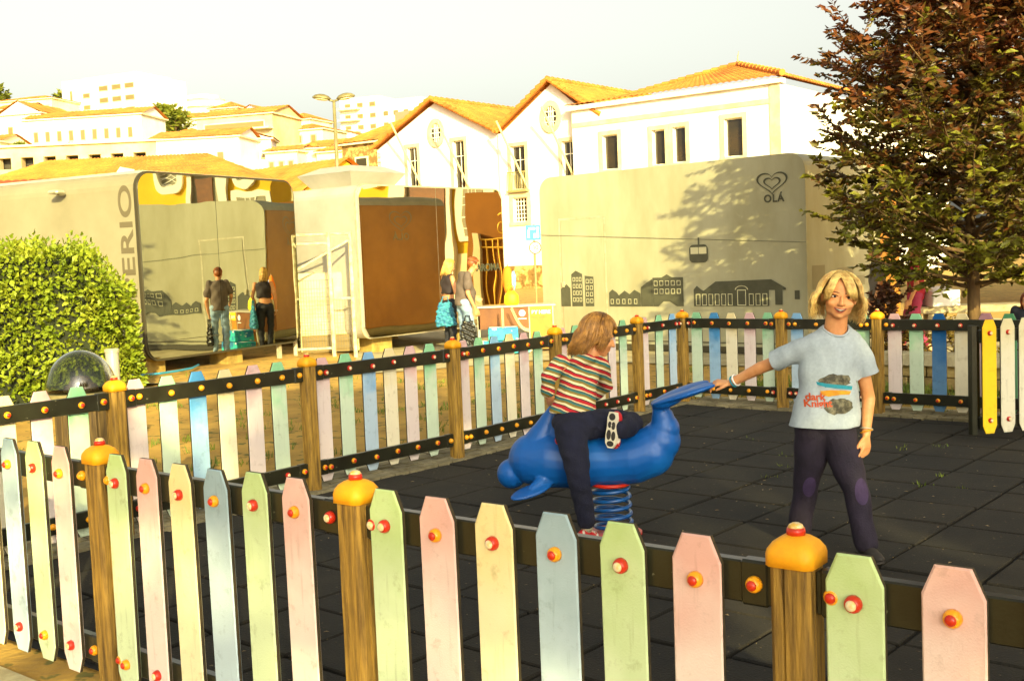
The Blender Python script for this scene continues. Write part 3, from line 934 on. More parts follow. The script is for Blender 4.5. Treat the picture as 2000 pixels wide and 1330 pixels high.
m_orangew = mat("orange_render", srgb(214, 110, 40), 0.9, srgb(196, 92, 30), 0.6)
m_greywin = mat("olive_brown_window", srgb(120, 106, 66), 0.4)  # one flat olive brown for the panes of the distant houses

def wall_holes(w, h, th, holes, x0=0.0, z0=0.0):
    """wall slab in local x,z with rectangular openings and real reveals"""
    mb = MB()
    xs_ = sorted({x0, x0 + w} | {a for q in holes for a in q[:2]})
    zs_ = sorted({z0, z0 + h} | {a for q in holes for a in q[2:]})
    solid = lambda x, z: not any(a < x < b and c < z < e for a, b, c, e in holes)
    for xa, xb in zip(xs_[:-1], xs_[1:]):
        for za, zb in zip(zs_[:-1], zs_[1:]):
            if solid((xa + xb) / 2, (za + zb) / 2):
                mb.add([(xa, 0, za), (xb, 0, za), (xb, 0, zb), (xa, 0, zb)], [(0, 1, 2, 3)])
    for a, b, c, e in holes:
        mb.add([(a, 0, c), (b, 0, c), (b, 0, e), (a, 0, e), (a, th, c), (b, th, c), (b, th, e), (a, th, e)],
               [(0, 4, 5, 1), (1, 5, 6, 2), (2, 6, 7, 3), (3, 7, 4, 0)])
    return mb

def tiled(p00, p10, p11, p01, pitch=0.30, row=0.42, amp=0.045):
    """roof slope: barrel-tile columns running from eave (p00-p10) to ridge (p01-p11), stepped rows"""
    p00, p10, p11, p01 = map(Vector, (p00, p10, p11, p01))
    W_ = max((p10 - p00).length, (p11 - p01).length)
    H_ = max((p01 - p00).length, (p11 - p10).length)
    nc, nr = max(2, int(W_ / pitch)), max(2, int(H_ / row))
    nrm = (p10 - p00).cross(p01 - p00)
    if nrm.length < 1e-6: nrm = (p10 - p00).cross(p11 - p00)
    nrm.normalize()
    if nrm.z < 0: nrm = -nrm
    mb = MB()
    us = []
    for c in range(nc):
        for k in range(4): us.append((c + k / 4) / nc)
    us.append(1.0)
    prof = [0.0, 0.7, 1.0, 0.7]
    vs_, fs = [], []
    rows = []
    for r_ in range(nr):
        rows.append((r_ / nr, 0.02)); rows.append(((r_ + 0.98) / nr, 0.0))
    for (t, lift) in rows:
        for i, u in enumerate(us):
            a = p00.lerp(p10, u); b = p01.lerp(p11, u)
            vs_.append(a.lerp(b, t) + nrm * (amp * prof[i % 4] + lift))
    n = len(us)
    for j in range(len(rows) - 1):
        for i in range(n - 1):
            fs.append((j * n + i, j * n + i + 1, (j + 1) * n + i + 1, (j + 1) * n + i))
    return mb.add(vs_, fs)

def window(root, x0, x1, z0, z1, depth=0.22, bars=(1, 1), surround=0.18, name="window", sill=True, y=0.0, fw=0.05, sur_mat=None):
    w = MB()
    if surround:
        for q in (rect(x0 - surround, x1 + surround, z1, z1 + surround), rect(x0 - surround, x0, z0, z1), rect(x1, x1 + surround, z0, z1)):
            w.prism(q, y - 0.05, y - 0.001)
        if sill: w.prism(rect(x0 - surround, x1 + surround, z0 - surround * .8, z0), y - 0.09, y - 0.001)
    else:
        w.prism(rect(x0 - .02, x1 + .02, z0 - .05, z0), y - 0.04, y - 0.001)
    o = w.build(name, sur_mat or m_stone, root)
    f = MB()
    f.prism(rect(x0, x0 + fw, z0, z1), y + depth - .05, y + depth - .01); f.prism(rect(x1 - fw, x1, z0, z1), y + depth - .05, y + depth - .01)
    f.prism(rect(x0 + fw, x1 - fw, z1 - fw, z1), y + depth - .05, y + depth - .01); f.prism(rect(x0 + fw, x1 - fw, z0, z0 + fw), y + depth - .05, y + depth - .01)
    for k in range(1, bars[0] + 1):
        x = x0 + (x1 - x0) * k / (bars[0] + 1); f.prism(rect(x - fw * .4, x + fw * .4, z0 + fw, z1 - fw), y + depth - .045, y + depth - .012)
    for k in range(1, bars[1] + 1):
        z = z0 + (z1 - z0) * (k / (bars[1] + 1) if bars[1] > 1 else 0.68); f.prism(rect(x0 + fw, x1 - fw, z - fw * .4, z + fw * .4), y + depth - .044, y + depth - .013)
    f.build("frame", m_frame, o)
    g = MB(); g.prism(rect(x0, x1, z0, z1), y + depth - .02, y + depth); g.build("pane", m_pane, o)
    return o

# ---- white warehouse with two gables and a long wing
wb = thing("warehouse", "white warehouse with two tiled gables, oval windows and a long wing", "building", (3.363, 56.0, 0), R(-38))
gw = [(-11.13, -10.35, 5.6, 7.89), (-7.76, -6.96, 5.4, 7.94), (-3.85, -2.93, 5.07, 7.29), (-0.62, 0.16, 5.3, 7.24), (-3.82, -2.89, 3.40, 4.66)]
wall_holes(13.75, 7.95, 0.5, gw, -13.43, 0.0).build("wall", m_white, wb)
MB().prism([(-13.43, 7.95), (-4.55, 7.95), (-8.95, 10.10)], 0.0, 0.3).build("gable", m_white, wb)
MB().prism([(-4.55, 7.95), (0.32, 7.95), (0.32, 8.95), (-1.14, 10.15)], 0.0, 0.3).build("gable", m_white, wb)
MB().box((-13.3, 5.0, 3.9), (0.25, 10.0, 7.8)).build("side_wall", m_white, wb)
for (xa, xb) in ((-13.43, -4.55),):
    pass
D_ = 15.0
def gable_roof(x0, xm, x1, ze0, zm, ze1, over=0.35):
    rf = tiled((x0 - .15, -over, ze0), (x0 - .15, D_, ze0), (xm, D_, zm), (xm, -over, zm))
    rf2 = tiled((x1 + .1, -over, ze1), (x1 + .1, D_, ze1), (xm, D_, zm), (xm, -over, zm))
    rf.add(rf2.v, rf2.f)
    o = rf.build("roof", m_roof, wb, fix=False)
    # edge tiles along the gable
    ed = MB()
    for (xa, za, xb, zb) in ((x0 - .15, ze0, xm, zm), (x1 + .1, ze1, xm, zm)):
        L_ = math.hypot(xb - xa, zb - za); n = int(L_ / 0.38)
        for k in range(n):
            t0, t1 = k / n, (k + 1.12) / n
            ed.tube([(xa + (xb - xa) * t0, -over, za + (zb - za) * t0 + .09), (xa + (xb - xa) * t1, -over, za + (zb - za) * t1 + .03)], [0.14, 0.10], 8)
    n = int(D_ / 0.45)
    for k in range(n):
        ed.tube([(xm, -over + D_ * k / n, zm + .06), (xm, -over + D_ * (k + 1.1) / n, zm + .03)], [.15, .12], 8)
    ed.build("ridge_tile", m_roof, o)
gable_roof(-13.43, -8.95, -4.50, 8.00, 10.28, 8.05)
gable_roof(-4.50, -1.14, 1.9, 8.05, 10.32, 8.2)
for q in gw[:4]: window(wb, *q, bars=(1, 1))
window(wb, *gw[4], bars=(4, 5), surround=0.22)
def oval(cx, cz, rx_, rz_):
    o = MB(); n = 28
    vs_, fs = [], []
    for k in range(n):
        a = 2 * math.pi * k / n; c, s = math.cos(a), math.sin(a)
        for (kx, y) in ((1.0, -0.002), (1.0, -0.10), (0.62, -0.10), (0.58, 0.06)):
            vs_.append((cx + rx_ * kx * c, y, cz + rz_ * (kx + (1 - kx) * .12) * s))
    for k in range(n):
        for j in range(3):
            a, b = k * 4 + j, ((k + 1) % n) * 4 + j
            fs.append((a, b, b + 1, a + 1))
    w = o.add(vs_, fs).build("oval_window", m_stone, wb)
    g = MB(); g.add([(cx + rx_ * .64 * math.cos(2 * math.pi * k / n), -0.01, cz + rz_ * .68 * math.sin(2 * math.pi * k / n)) for k in range(n)], [tuple(range(n))]); g.build("pane", m_pane, w)
    f = MB()
    for t in (-.33, 0, .33):
        hz = rz_ * .66 * math.sqrt(1 - t * t); f.box((cx + rx_ * .62 * t, -0.03, cz), (.05, .03, 2 * hz))
    for t in (-.5, 0, .5):
        hx = rx_ * .62 * math.sqrt(1 - t * t); f.box((cx, -0.034, cz + rz_ * .66 * t), (2 * hx, .03, .05))
    f.build("glazing_bar", m_frame, w)
oval(-8.88, 8.49, 0.60, 0.77); oval(-1.20, 8.53, 0.62, 0.80)
# balcony rail and flag poles
mb = MB()
for k in range(12): mb.tube([(-3.95 + k * .105, -.22, 5.0), (-3.95 + k * .105, -.22, 5.95)], .018, 5)
mb.tube([(-3.98, -.22, 5.95), (-2.78, -.22, 5.95)], .03, 6); mb.box((-3.38, -.12, 4.97), (1.3, .26, .08))
mb.build("balcony_rail", m_iron, wb)
for (x, z) in ((-10.2, 5.9), (-6.8, 5.6), (-2.85, 5.2), (0.0, 5.6)):
    MB().tube([(x + .1, -.05, z - .2), (x - .85, -1.3, z + 3.3)], .055, 8).build("flag_pole", m_pole, wb)
MB().box((-4.5, -.05, 4.0), (.16, .1, 8.0)).build("drain_pipe", m_frame, wb)
# long wing, standing forward of the gables
WF = -0.4
ww = [(2.06, 2.93, 5.60, 7.25), (4.82, 5.51, 5.60, 7.22), (5.92, 6.59, 5.62, 7.24), (8.53, 9.43, 5.65, 7.35)]
wg = wall_holes(10.9, 8.60, 0.5, ww, 0.32, 0.0)
MV = Matrix.Translation((0, WF, 0))
q = MB().add(wg.v, wg.f, 0, MV); q.build("wing_wall", m_white, wb)
MB().box((0.45, -0.16, 4.29), (0.2, 0.4, 8.58)).build("wing_wall", m_white, wb)
MB().box((11.08, 4.6, 4.29), (0.28, 9.9, 8.58)).build("wing_wall", m_white, wb)
MB().prism(rect(0.2, 11.35, 8.60, 8.82), WF - .22, WF + .3).build("cornice", m_white, wb)
MB().prism(rect(0.34, 10.75, 7.78, 8.0), WF - .04, WF - .002).build("string_course", m_stone, wb)
MB().prism(rect(10.75, 11.22, 0.0, 8.6), WF - .06, WF - .002).build("corner_pilaster", m_stone, wb)
for q in ww:
    x0, x1, z0, z1 = q
    window(wb, x0, x1, z0, z1, bars=(0, 0), surround=0.2, y=WF)
# hipped roof of the wing
ap = Vector((7.6, 3.0, 10.2))
e = 0.35
rl = Vector((-1.0, 9.0, 10.2))
rf = tiled((0.1, WF - e, 8.84), (11.5, WF - e, 8.84), ap, (1.7, 3.0, 9.5))
r2 = tiled((11.5, WF - e, 8.84), (11.5, 30.0, 8.84), (7.6, 30, 10.2), ap)
rf.add(r2.v, r2.f)
rfo = rf.build("roof", m_roof, wb, fix=False)
ed = MB()
for (a, b) in (((11.5, WF - e, 8.9), ap), ((1.7, 3.0, 9.5), ap), (ap, (7.6, 30, 10.2))):
    a, b = Vector(a), Vector(b); n = int((b - a).length / .45)
    for k in range(n): ed.tube([a.lerp(b, k / n) + Vector((0, 0, .08)), a.lerp(b, (k + 1.1) / n) + Vector((0, 0, .04))], [.15, .12], 8)
ed.build("ridge_tile", m_roof, rfo)
MB().tube([(7.6, 3.0, 10.2), (7.6, 3.0, 10.6), (7.66, 3.0, 10.85)], [.05, .03, .01], 6).build("finial", m_iron, rfo)
MB().box((11.25, 16.0, 4.29), (0.3, 13.0, 8.6)).build("wing_wall", m_white, wb)
# rubble base
bs = MB().prism(rect(-13.6, 0.3, -0.2, 1.15), -0.12, -0.003).build("stone_base", m_rubble, wb)
st = MB()
for k in range(60):
    x = rnd.uniform(-6.0, -1.2); z = rnd.uniform(0.1, 1.1); s = rnd.uniform(.14, .3)
    st.ell((x, -.12, z), (s, .06, s * rnd.uniform(.5, .8)), 8)
tag(st.build("rubble_stones", m_rubble, bs), kind='stuff')

# traffic signs in front of the warehouse wall
m_signb = mat("blue_sign_face", srgb(24, 120, 176), 0.4)
m_signw = mat("white_sign_face", srgb(240, 238, 230), 0.4)
m_signr = mat("red_sign_ring", srgb(206, 60, 30), 0.4)
m_blk = mat("black_print", srgb(24, 22, 18), 0.5)
sg = thing("road_sign", "round red ringed speed sign below a square blue sign on one post", "sign", (0.70, 30.0, 0))
MB().tube([(0, .03, 0), (0, .03, 2.45)], .03, 8).build("pole", m_iron, sg)
MB().box((-0.02, 0, 2.23), (.40, .012, .40), ch=.004).build("blue_plate", m_signb, sg)
mb = MB()
for (x, z, w, h_) in ((-.13, 2.33, .02, .02), (-.05, 2.34, .16, .06), (.1, 2.34, .07, .06), (-.14, 2.18, .05, .16), (.02, 2.15, .05, .12), (.10, 2.17, .06, .14)):
    mb.box((x, -.009, z), (w, .005, h_))
mb.ell((-.14, -.009, 2.29), (.025, .004, .025), 8); mb.ell((.1, -.009, 2.26), (.022, .004, .022), 8)
mb.build("symbol", m_signw, sg)
rxm = Matrix.Rotation(R(90), 4, 'X')
mb = MB(); mb.lathe([(0.17, 0), (0.17, .012)], 28, 0, Matrix.Translation((0.02, .006, 1.83)) @ rxm); rr = mb.build("round_plate", m_signr, sg)
mb = MB(); mb.lathe([(0.135, 0), (0.135, .004)], 28, 0, Matrix.Translation((0.02, -.0065, 1.83)) @ rxm); mb.build("plate_centre", m_signw, sg)
lt = place(text_mesh("30", 0.17, "numerals", m_blk, bold=.004), "numerals", sg); lt.matrix_local = Matrix.Translation((0.02, -.014, 1.83)) @ rxm

# ---- generic house for the middle distance and the hill
def house(name, label, loc, rz, w, d, h, wall, roof=None, rh=1.0, rtype='gable_x', wins=(), over=0.3, group=None, pitch=.5, row=.7, pane=None, wsize=(0.9, 1.3), extra=None):
    t = thing(name, label, 'building', loc, rz, group)
    b = MB(); b.box((w / 2, d / 2, h / 2 - 3), (w, d, h + 6)); b.build("wall", wall, t)
    if roof:
        o = over
        if rtype == 'gable_x':
            rf = tiled((-o, -o, h), (w + o, -o, h), (w + o, d / 2, h + rh), (-o, d / 2, h + rh), pitch, row)
            r2 = tiled((-o, d + o, h), (w + o, d + o, h), (w + o, d / 2, h + rh), (-o, d / 2, h + rh), pitch, row); rf.add(r2.v, r2.f)
            for gx in (0, w):
                g = MB(); g.add([(gx, 0, h), (gx, d, h), (gx, d / 2, h + rh)], [(0, 2, 1)]); g.build("gable", wall, t, fix=False)
        elif rtype == 'gable_y':
            rf = tiled((-o, -o, h), (-o, d + o, h), (w / 2, d + o, h + rh), (w / 2, -o, h + rh), pitch, row)
            r2 = tiled((w + o, -o, h), (w + o, d + o, h), (w / 2, d + o, h + rh), (w / 2, -o, h + rh), pitch, row); rf.add(r2.v, r2.f)
            g = MB(); g.add([(0, -.001, h), (w, -.001, h), (w / 2, -.001, h + rh)], [(0, 1, 2)]); g.build("gable", wall, t, fix=False)
        else:
            i = min(w, d) / 2
            rf = tiled((-o, -o, h), (w + o, -o, h), (w - i, i, h + rh), (i, i, h + rh), pitch, row)
            for q in (((w + o, -o, h), (w + o, d + o, h), (w - i, d - i, h + rh), (w - i, i, h + rh)), ((-o, d + o, h), (-o, -o, h), (i, i, h + rh), (i, d - i, h + rh)),
                      ((w + o, d + o, h), (-o, d + o, h), (i, d - i, h + rh), (w - i, d - i, h + rh))):
                r2 = tiled(*q, pitch, row); rf.add(r2.v, r2.f)
        rf.build("roof", roof, t, fix=False)
        MB().box((w / 2, d / 2, h - .06), (w + o * 1.6, d + o * 1.6, .12)).build("eaves", m_cream, t)
    for (x, z, ww_, hh) in wins:
        q = MB(); q.prism(rect(x - ww_ / 2 - .12, x + ww_ / 2 + .12, z - .12, z + hh + .12), -.06, -.002); o2 = q.build("window", m_cream if wall is not m_cream else m_stone, t)
        g = MB(); g.prism(rect(x - ww_ / 2, x + ww_ / 2, z, z + hh), -.075, -.061); g.build("pane", pane or m_greywin, o2)
    return t
def grid(x0, x1, n, z0, z1, k, ww_, hh):
    return [(x0 + (x1 - x0) * (i / (n - 1) if n > 1 else .5), z0 + (z1 - z0) * (j / (k - 1) if k > 1 else 0), ww_, hh) for j in range(k) for i in range(n)]

# long pavilion with orange roof left, in front of the hill
pv = house("pavilion", "long low pavilion with orange roof, dormer and pale wall panels", (-23.2, 47.0, 0), R(-4), 13.0, 6.0, 5.05, m_white, m_roof, 1.6, 'hip', over=.5, pitch=.32, row=.45)
mb = MB()
for k in range(6): mb.box((4.2 + k * 1.1, -.35, 4.45), (.12, .12, 1.2))
mb.box((6.9, -.35, 5.0), (6.2, .16, .14)); mb.build("wooden_post", mat("brown_beam", srgb(120, 84, 36), 0.8), pv)
MB().box((2.6, -.05, 4.45), (2.2, .08, 1.1)).build("opening", m_rim, pv)
dm = MB().prism([(6.9, 5.25), (8.0, 5.25), (7.45, 5.95)], -.1, 1.6).build("dormer", m_white, pv)
MB().prism([(7.2, 5.28), (7.7, 5.28), (7.45, 5.6)], -.12, -.101).build("dormer_opening", m_stone, dm)
sh_ = house("shed", "low red tiled shed at the far left behind the grey kiosk", (-22.6, 44.0, 0), R(4), 3.9, 4.0, 4.65, m_cream, mat("red_tile", srgb(196, 76, 34), .85, srgb(160, 58, 24), .9), .9, 'gable_x', pitch=.32, row=.45)
# orange-roofed houses between pavilion and warehouse
house("low_house", "yellow house with broad orange tiled roof behind the silver kiosk", (-14.0, 52.6, 0), R(-40), 6.6, 5.4, 4.6, m_yel, m_roof, 1.7, 'gable_x', over=.4, pitch=.32, row=.45)
house("low_house", "low white house with orange roof between the pavilion and the yellow house", (-16.8, 58.0, 0), R(-12), 6.6, 5.0, 5.3, m_white, m_roof, 1.4, 'hip', over=.4, pitch=.32, row=.45)
sth = house("stone_house", "stone house with hipped orange roof and two dark square windows", (-10.9, 76.0, 0), R(-33), 6.2, 7.0, 9.6, m_rubble, m_roof, 1.7, 'hip', wins=[(1.7, 7.3, .9, 1.25), (4.5, 7.45, .9, 1.35)], over=.4, pitch=.4, row=.5, pane=m_rim)
MB().box((3.0, 3.4, 11.3), (1.3, 1.0, .9)).build("chimney", m_kgrey, sth)

# ---- hill behind, with houses
hv, hf = [], []
hx = list(np.linspace(-130, 40, 35)); hy = list(np.linspace(80, 260, 26))
def hill_z(x, y):
    t = smooth01((y - 82) / 65.0); s = 0.62 + 0.38 * smooth01((-18 - x) / 26.0)
    return 20.5 * t * s * smooth01((12 - x) / 22.0 + .2) + 0.8 * math.sin(x * .21) * t - 0.5
for y in hy:
    for x in hx: hv.append((x, y, hill_z(x, y)))
for j in range(len(hy) - 1):
    for i in range(len(hx) - 1):
        a = j * len(hx) + i; hf.append((a, a + 1, a + len(hx) + 1, a + len(hx)))
tag(MB().add(hv, hf).build("hill", mat("dry_hillside", srgb(176, 160, 84), .95, srgb(120, 118, 50), .12, 8), smooth=True, fix=False), kind='structure')
HG = "houses on the hill"
m_tan = mat("tan_render", srgb(216, 198, 150), .9, srgb(190, 168, 116), .4)
ap1 = house("apartment_block", "tall white apartment block on the hill crest at left", (-53.6, 138.5, 18.2), R(-24), 11.5, 9.0, 6.9, m_white, None, group=HG,
            wins=grid(6.6, 10.6, 3, 1.0, 5.2, 4, 1.3, .55) + [(3.9, 4.6, 1.0, .5), (3.9, 3.2, 1.0, .5), (1.5, .6, .28, 5.0)])
MB().box((6.4, 4.5, 7.0), (8, 6, .6)).build("roof_hut", m_white, ap1)
ap2 = thing("terraced_block", "rounded pale block with banded balconies on the hill crest", "building", (-40.0, 152.0, 20.2), 0, HG)
for k in range(4):
    mb = MB().lathe([(3.3, 0), (3.3, .62)], 24, 0, Matrix.Translation((0, 0, k * 1.0)) @ Matrix.Diagonal((1, .7, 1, 1))); mb.build("balcony_band", m_white, ap2)
    mb = MB().lathe([(2.9, .62), (2.9, 1.0)], 24, 0, Matrix.Translation((0, 0, k * 1.0)) @ Matrix.Diagonal((1, .7, 1, 1))); mb.build("window_band", m_tan, ap2)
MB().lathe([(2.2, 0), (2.2, .5)], 20, 0, Matrix.Translation((0, 0, 4.0))).build("roof_hut", m_white, ap2)
bh = house("stepped_house", "tan stepped house with brown tiled roof and long balcony on the hill", (-29.2, 108.0, 11.0), R(-16), 8.0, 6.0, 5.0, m_tan, m_roof, 1.0, 'gable_x', group=HG,
           wins=grid(1.0, 7.0, 5, .5, 2.0, 2, .7, .8) + [(4.0, 3.75, 6.2, .5)], pitch=.4)
MB().box((4.0, -.5, 3.55), (8.2, 1.0, .16)).build("balcony", m_cream, bh)
MB().box((4.0, -1.0, 1.75), (8.2, .7, .16)).build("balcony", m_cream, bh)
house("orange_house", "small bright orange house with gable on the hill at far left", (-52.0, 119.0, 16.3), R(-20), 4.0, 4.0, 2.4, m_orangew, m_roof, 1.0, 'gable_y', group=HG, wins=grid(.8, 3.2, 3, .35, .35, 1, .45, .5), pitch=.4)
house("ochre_house", "ochre house with brown hipped roof on the far left skyline", (-59.8, 134.0, 19.6), R(-14), 7.6, 6, 2.7, m_cream, m_roof, .8, 'hip', group=HG, wins=grid(1.0, 6.8, 4, .9, .9, 1, .7, .9), pitch=.4)
house("long_house", "long white house with a row of small windows on the hillside", (-44.2, 104.5, 12.6), R(-8), 11.5, 5, 3.4, m_white, m_roof, .9, 'gable_x', group=HG, wins=grid(1.2, 10.4, 9, 1.3, 1.3, 1, .4, .9), pitch=.4)
house("gabled_house", "white house with gable end among the hillside houses", (-47.5, 107.0, 13.6), R(-14), 4.5, 6, 3.3, m_white, m_roof, 1.2, 'gable_y', group=HG, wins=grid(1.2, 3.4, 2, 1.2, 1.2, 1, .5, .9), pitch=.4)
house("white_house", "plain white house with two orange roofs below the tan house", (-29.3, 94.0, 9.6), R(-8), 7.6, 5, 2.9, m_white, m_roof, .9, 'gable_x', group=HG, wins=grid(1.5, 6, 3, .9, .9, 1, .5, .7), pitch=.4)
house("pale_house", "pale house with ochre roof right of the tan hill house", (-22.5, 112.0, 11.6), R(-20), 5.2, 5, 3.3, m_cream, m_roof, .8, 'hip', group=HG, wins=grid(1, 4.2, 3, .6, 2.0, 2, .5, .7), pitch=.4)
house("pale_house", "small pale house with orange roof low on the hill centre", (-17.8, 100.0, 9.4), R(-20), 5.0, 5, 2.6, m_white, m_roof, .8, 'gable_x', group=HG, wins=grid(1, 4, 3, .8, .8, 1, .5, .7), pitch=.4)
house("pale_house", "pale terraced house in front of the tall white tower block", (-13.5, 108.0, 10.2), R(-20), 5.5, 5, 3.0, m_cream, m_roof, .7, 'gable_x', group=HG, wins=grid(1, 4.5, 4, .8, .8, 1, .5, .7), pitch=.4)
tw = house("tower_block", "tall white tower block with stacked balconies behind the street lamp", (-21.5, 150.0, 12.0), R(-22), 6.0, 8, 11.3, m_white, None, group=HG, wins=grid(1.2, 4.9, 3, 1.4, 10.0, 7, .8, .55))
for k in range(7): MB().box((1.6, -.5, 1.2 + k * 1.44), (3.0, 1.0, .3)).build("balcony", m_cream, tw)
MB().box((9.0, 3.0, 3.9), (6.2, 6, 13.4)).build("wing", m_white, tw)
for (x, z, a, b) in grid(6.8, 11.2, 4, 1.4, 8.6, 6, .7, .6):
    MB().prism(rect(x - a / 2, x + a / 2, z, z + b), -.03, -.002).build("window", m_greywin, tw)
# arcade wall along the terrace
ar = thing("arcade_wall", "long terrace wall with a row of dark openings below the hillside houses", "wall", (-45.0, 94.5, 9.6), R(-2), HG)
hl = [(x, x + 1.05, 1.0, 1.95) for x in np.arange(0.9, 17.5, 1.9)]
q = wall_holes(18.5, 5.8, .8, hl, 0, -3); q.build("wall", m_tan, ar)
MB().box((9.25, 1.2, .5), (18.4, .1, 5)).build("back_wall", m_rim, ar)
MB().box((9.25, .2, 2.88), (18.7, 1.0, .16)).build("coping", m_cream, ar)
for i, (lb, x, y, z, w, h, wl_, a) in enumerate((("small cream house below the apartment block on the hill", -43.0, 118, 14.6, 4.2, 2.6, m_cream, -18), ("small white house with orange roof above the long house", -39.5, 116, 14.4, 3.8, 2.4, m_white, -12),
        ("narrow white house left of the round green tree", -37.6, 121, 15.0, 3.0, 3.0, m_white, -20), ("low cream house at the left end of the terrace wall", -48.5, 100, 11.0, 4.4, 2.6, m_cream, -10),
        ("tall pale house right of the tan stepped house", -24.2, 122, 13.2, 4.0, 4.0, m_cream, -22), ("flat white house at the foot of the tower block", -19.5, 125, 12.2, 5.0, 3.0, m_white, -18), ("cream house high above the orange house", -56.5, 126, 17.8, 4.0, 2.4, m_cream, -16))):
    house("hill_house", lb, (x, y, z), R(a), w, 4.5, h, wl_, m_roof, .8 + .1 * (i % 3), ('gable_x', 'hip', 'gable_y')[i % 3], group=HG, wins=grid(.8, w - .8, 3, .8, .8, 1, .45, .75), pitch=.4)
ORD = ("first", "second", "third", "fourth", "fifth", "sixth", "seventh", "eighth")
rh_ = random.Random(41)
for row, (y0, z0, x0, x1, nm) in enumerate(((112, 13.2, -49, -27, "middle"), (127, 16.6, -50, -26, "upper"), (98, 9.6, -30, -14, "lower"))):
    for k in range(6):
        w = rh_.uniform(2.2, 3.6); hh = rh_.uniform(1.8, 2.9); x = x0 + (x1 - x0) * (k + rh_.uniform(.1, .8)) / 6; c = (m_white, m_cream, m_tan)[rh_.randrange(3)]
        house("hill_house", f"{ORD[k]} small house from the left in the {nm} row of little houses on the hill", (x, y0 + rh_.uniform(-3, 3), z0 + rh_.uniform(-.8, .8)), R(rh_.uniform(-30, 5)), w, 3.5, hh, c, m_roof, rh_.uniform(.5, .9),
              ('gable_x', 'hip', 'gable_y')[rh_.randrange(3)], group=HG, wins=grid(.6, w - .6, 2 + k % 2, .7, .7, 1, .4, .6), pitch=.45, row=.9)
# ------------------------------------------------------------------ plants
nr = np.random.default_rng(11)
def leaf_mat(name, ramp, trans=0.25, nscale=2.5, rough=0.5, zr=None):
    """leaf colour by noise through the crown (and optionally by height: redder sun leaves), part translucent"""
    m = bpy.data.materials.new(name); m.use_nodes = True
    N, L = m.node_tree.nodes, m.node_tree.links
    b = N["Principled BSDF"]; b.inputs['Roughness'].default_value = rough; b.inputs['Specular IOR Level'].default_value = .35
    out = N["Material Output"]
    tc = N.new("ShaderNodeTexCoord")
    n = N.new("ShaderNodeTexNoise"); n.inputs['Scale'].default_value = nscale; n.inputs['Detail'].default_value = 6; n.inputs['Roughness'].default_value = .75
    L.new(tc.outputs['Object'], n.inputs['Vector'])
    fac = n.outputs['Fac']
    if zr:
        sx = N.new("ShaderNodeSeparateXYZ"); L.new(tc.outputs['Object'], sx.inputs[0])
        mr = N.new("ShaderNodeMapRange"); mr.inputs['From Min'].default_value = zr[0]; mr.inputs['From Max'].default_value = zr[1]
        mr.inputs['To Min'].default_value = -zr[2]; mr.inputs['To Max'].default_value = zr[2]; L.new(sx.outputs['Z'], mr.inputs['Value'])
        ad = N.new("ShaderNodeMath"); ad.operation = 'ADD'; L.new(fac, ad.inputs[0]); L.new(mr.outputs[0], ad.inputs[1]); fac = ad.outputs[0]
    rp = N.new("ShaderNodeValToRGB")
    el = rp.color_ramp.elements
    while len(el) < len(ramp): el.new(0.5)
    for e_, (p, c) in zip(el, ramp): e_.position = p; e_.color = (*c, 1)
    L.new(fac, rp.inputs[0]); L.new(rp.outputs[0], b.inputs['Base Color'])
    if trans:
        t = N.new("ShaderNodeBsdfTranslucent"); L.new(rp.outputs[0], t.inputs['Color'])
        mx = N.new("ShaderNodeMixShader"); mx.inputs[0].default_value = trans
        L.new(b.outputs[0], mx.inputs[1]); L.new(t.outputs[0], mx.inputs[2]); L.new(mx.outputs[0], out.inputs['Surface'])
    return m

def leaves_mesh(name, P, D, size, m, width=0.5, fold=0.25):
    """one mesh of pointed folded leaves: P base points, D directions"""
    n = len(P)
    P = np.asarray(P); D = np.asarray(D, float); D /= np.linalg.norm(D, axis=1)[:, None] + 1e-9
    S = size * nr.uniform(.65, 1.25, n)[:, None]
    U = np.cross(D, nr.normal(size=(n, 3))); U /= np.linalg.norm(U, axis=1)[:, None] + 1e-9
    Nn = np.cross(U, D)
    v0 = P; v2 = P + D * S - Nn * S * .12
    v1 = P + D * S * .45 + U * S * width * .5 + Nn * S * fold * .5
    v3 = P + D * S * .45 - U * S * width * .5 + Nn * S * fold * .5
    V = np.stack([v0, v1, v2, v3], 1).reshape(-1, 3)
    i = np.arange(n) * 4
    Fc = np.concatenate([np.stack([i, i + 1, i + 2], 1), np.stack([i, i + 2, i + 3], 1)])
    me = bpy.data.meshes.new(name)
    me.vertices.add(len(V)); me.vertices.foreach_set('co', V.ravel())
    me.loops.add(Fc.size); me.loops.foreach_set('vertex_index', Fc.ravel())
    me.polygons.add(len(Fc)); me.polygons.foreach_set('loop_start', np.arange(len(Fc)) * 3); me.polygons.foreach_set('loop_total', np.full(len(Fc), 3))
    me.update(); me.validate()
    me.materials.append(m)
    return me
LEAF1 = {}
def single_leaves(root, P, D, size, m, count, key, width=.5):
    """the leaves that show largest, each an object of its own"""
    if key not in LEAF1:
        w = width
        LEAF1[key] = MB().add([(0, 0, 0), (w * .42, .28, .07), (w * .5, .55, .10), (0, 1, -.1), (-w * .5, .55, .10), (-w * .42, .28, .07), (0, .5, 0)],
                              [(0, 1, 6), (1, 2, 6), (2, 3, 6), (3, 4, 6), (4, 5, 6), (5, 0, 6)]).mesh("leaf", m, fix=False)
    for p, d in zip(P[:count], D[:count]):
        o = place(LEAF1[key], "leaf", root)
        d = Vector(d).normalized()
        q = d.to_track_quat('Y', 'Z')
        o.matrix_local = Matrix.Translation(p) @ q.to_matrix().to_4x4() @ Matrix.Rotation(rnd.uniform(-1, 1), 4, 'Y') @ Matrix.Scale(size * rnd.uniform(.8, 1.2), 4)

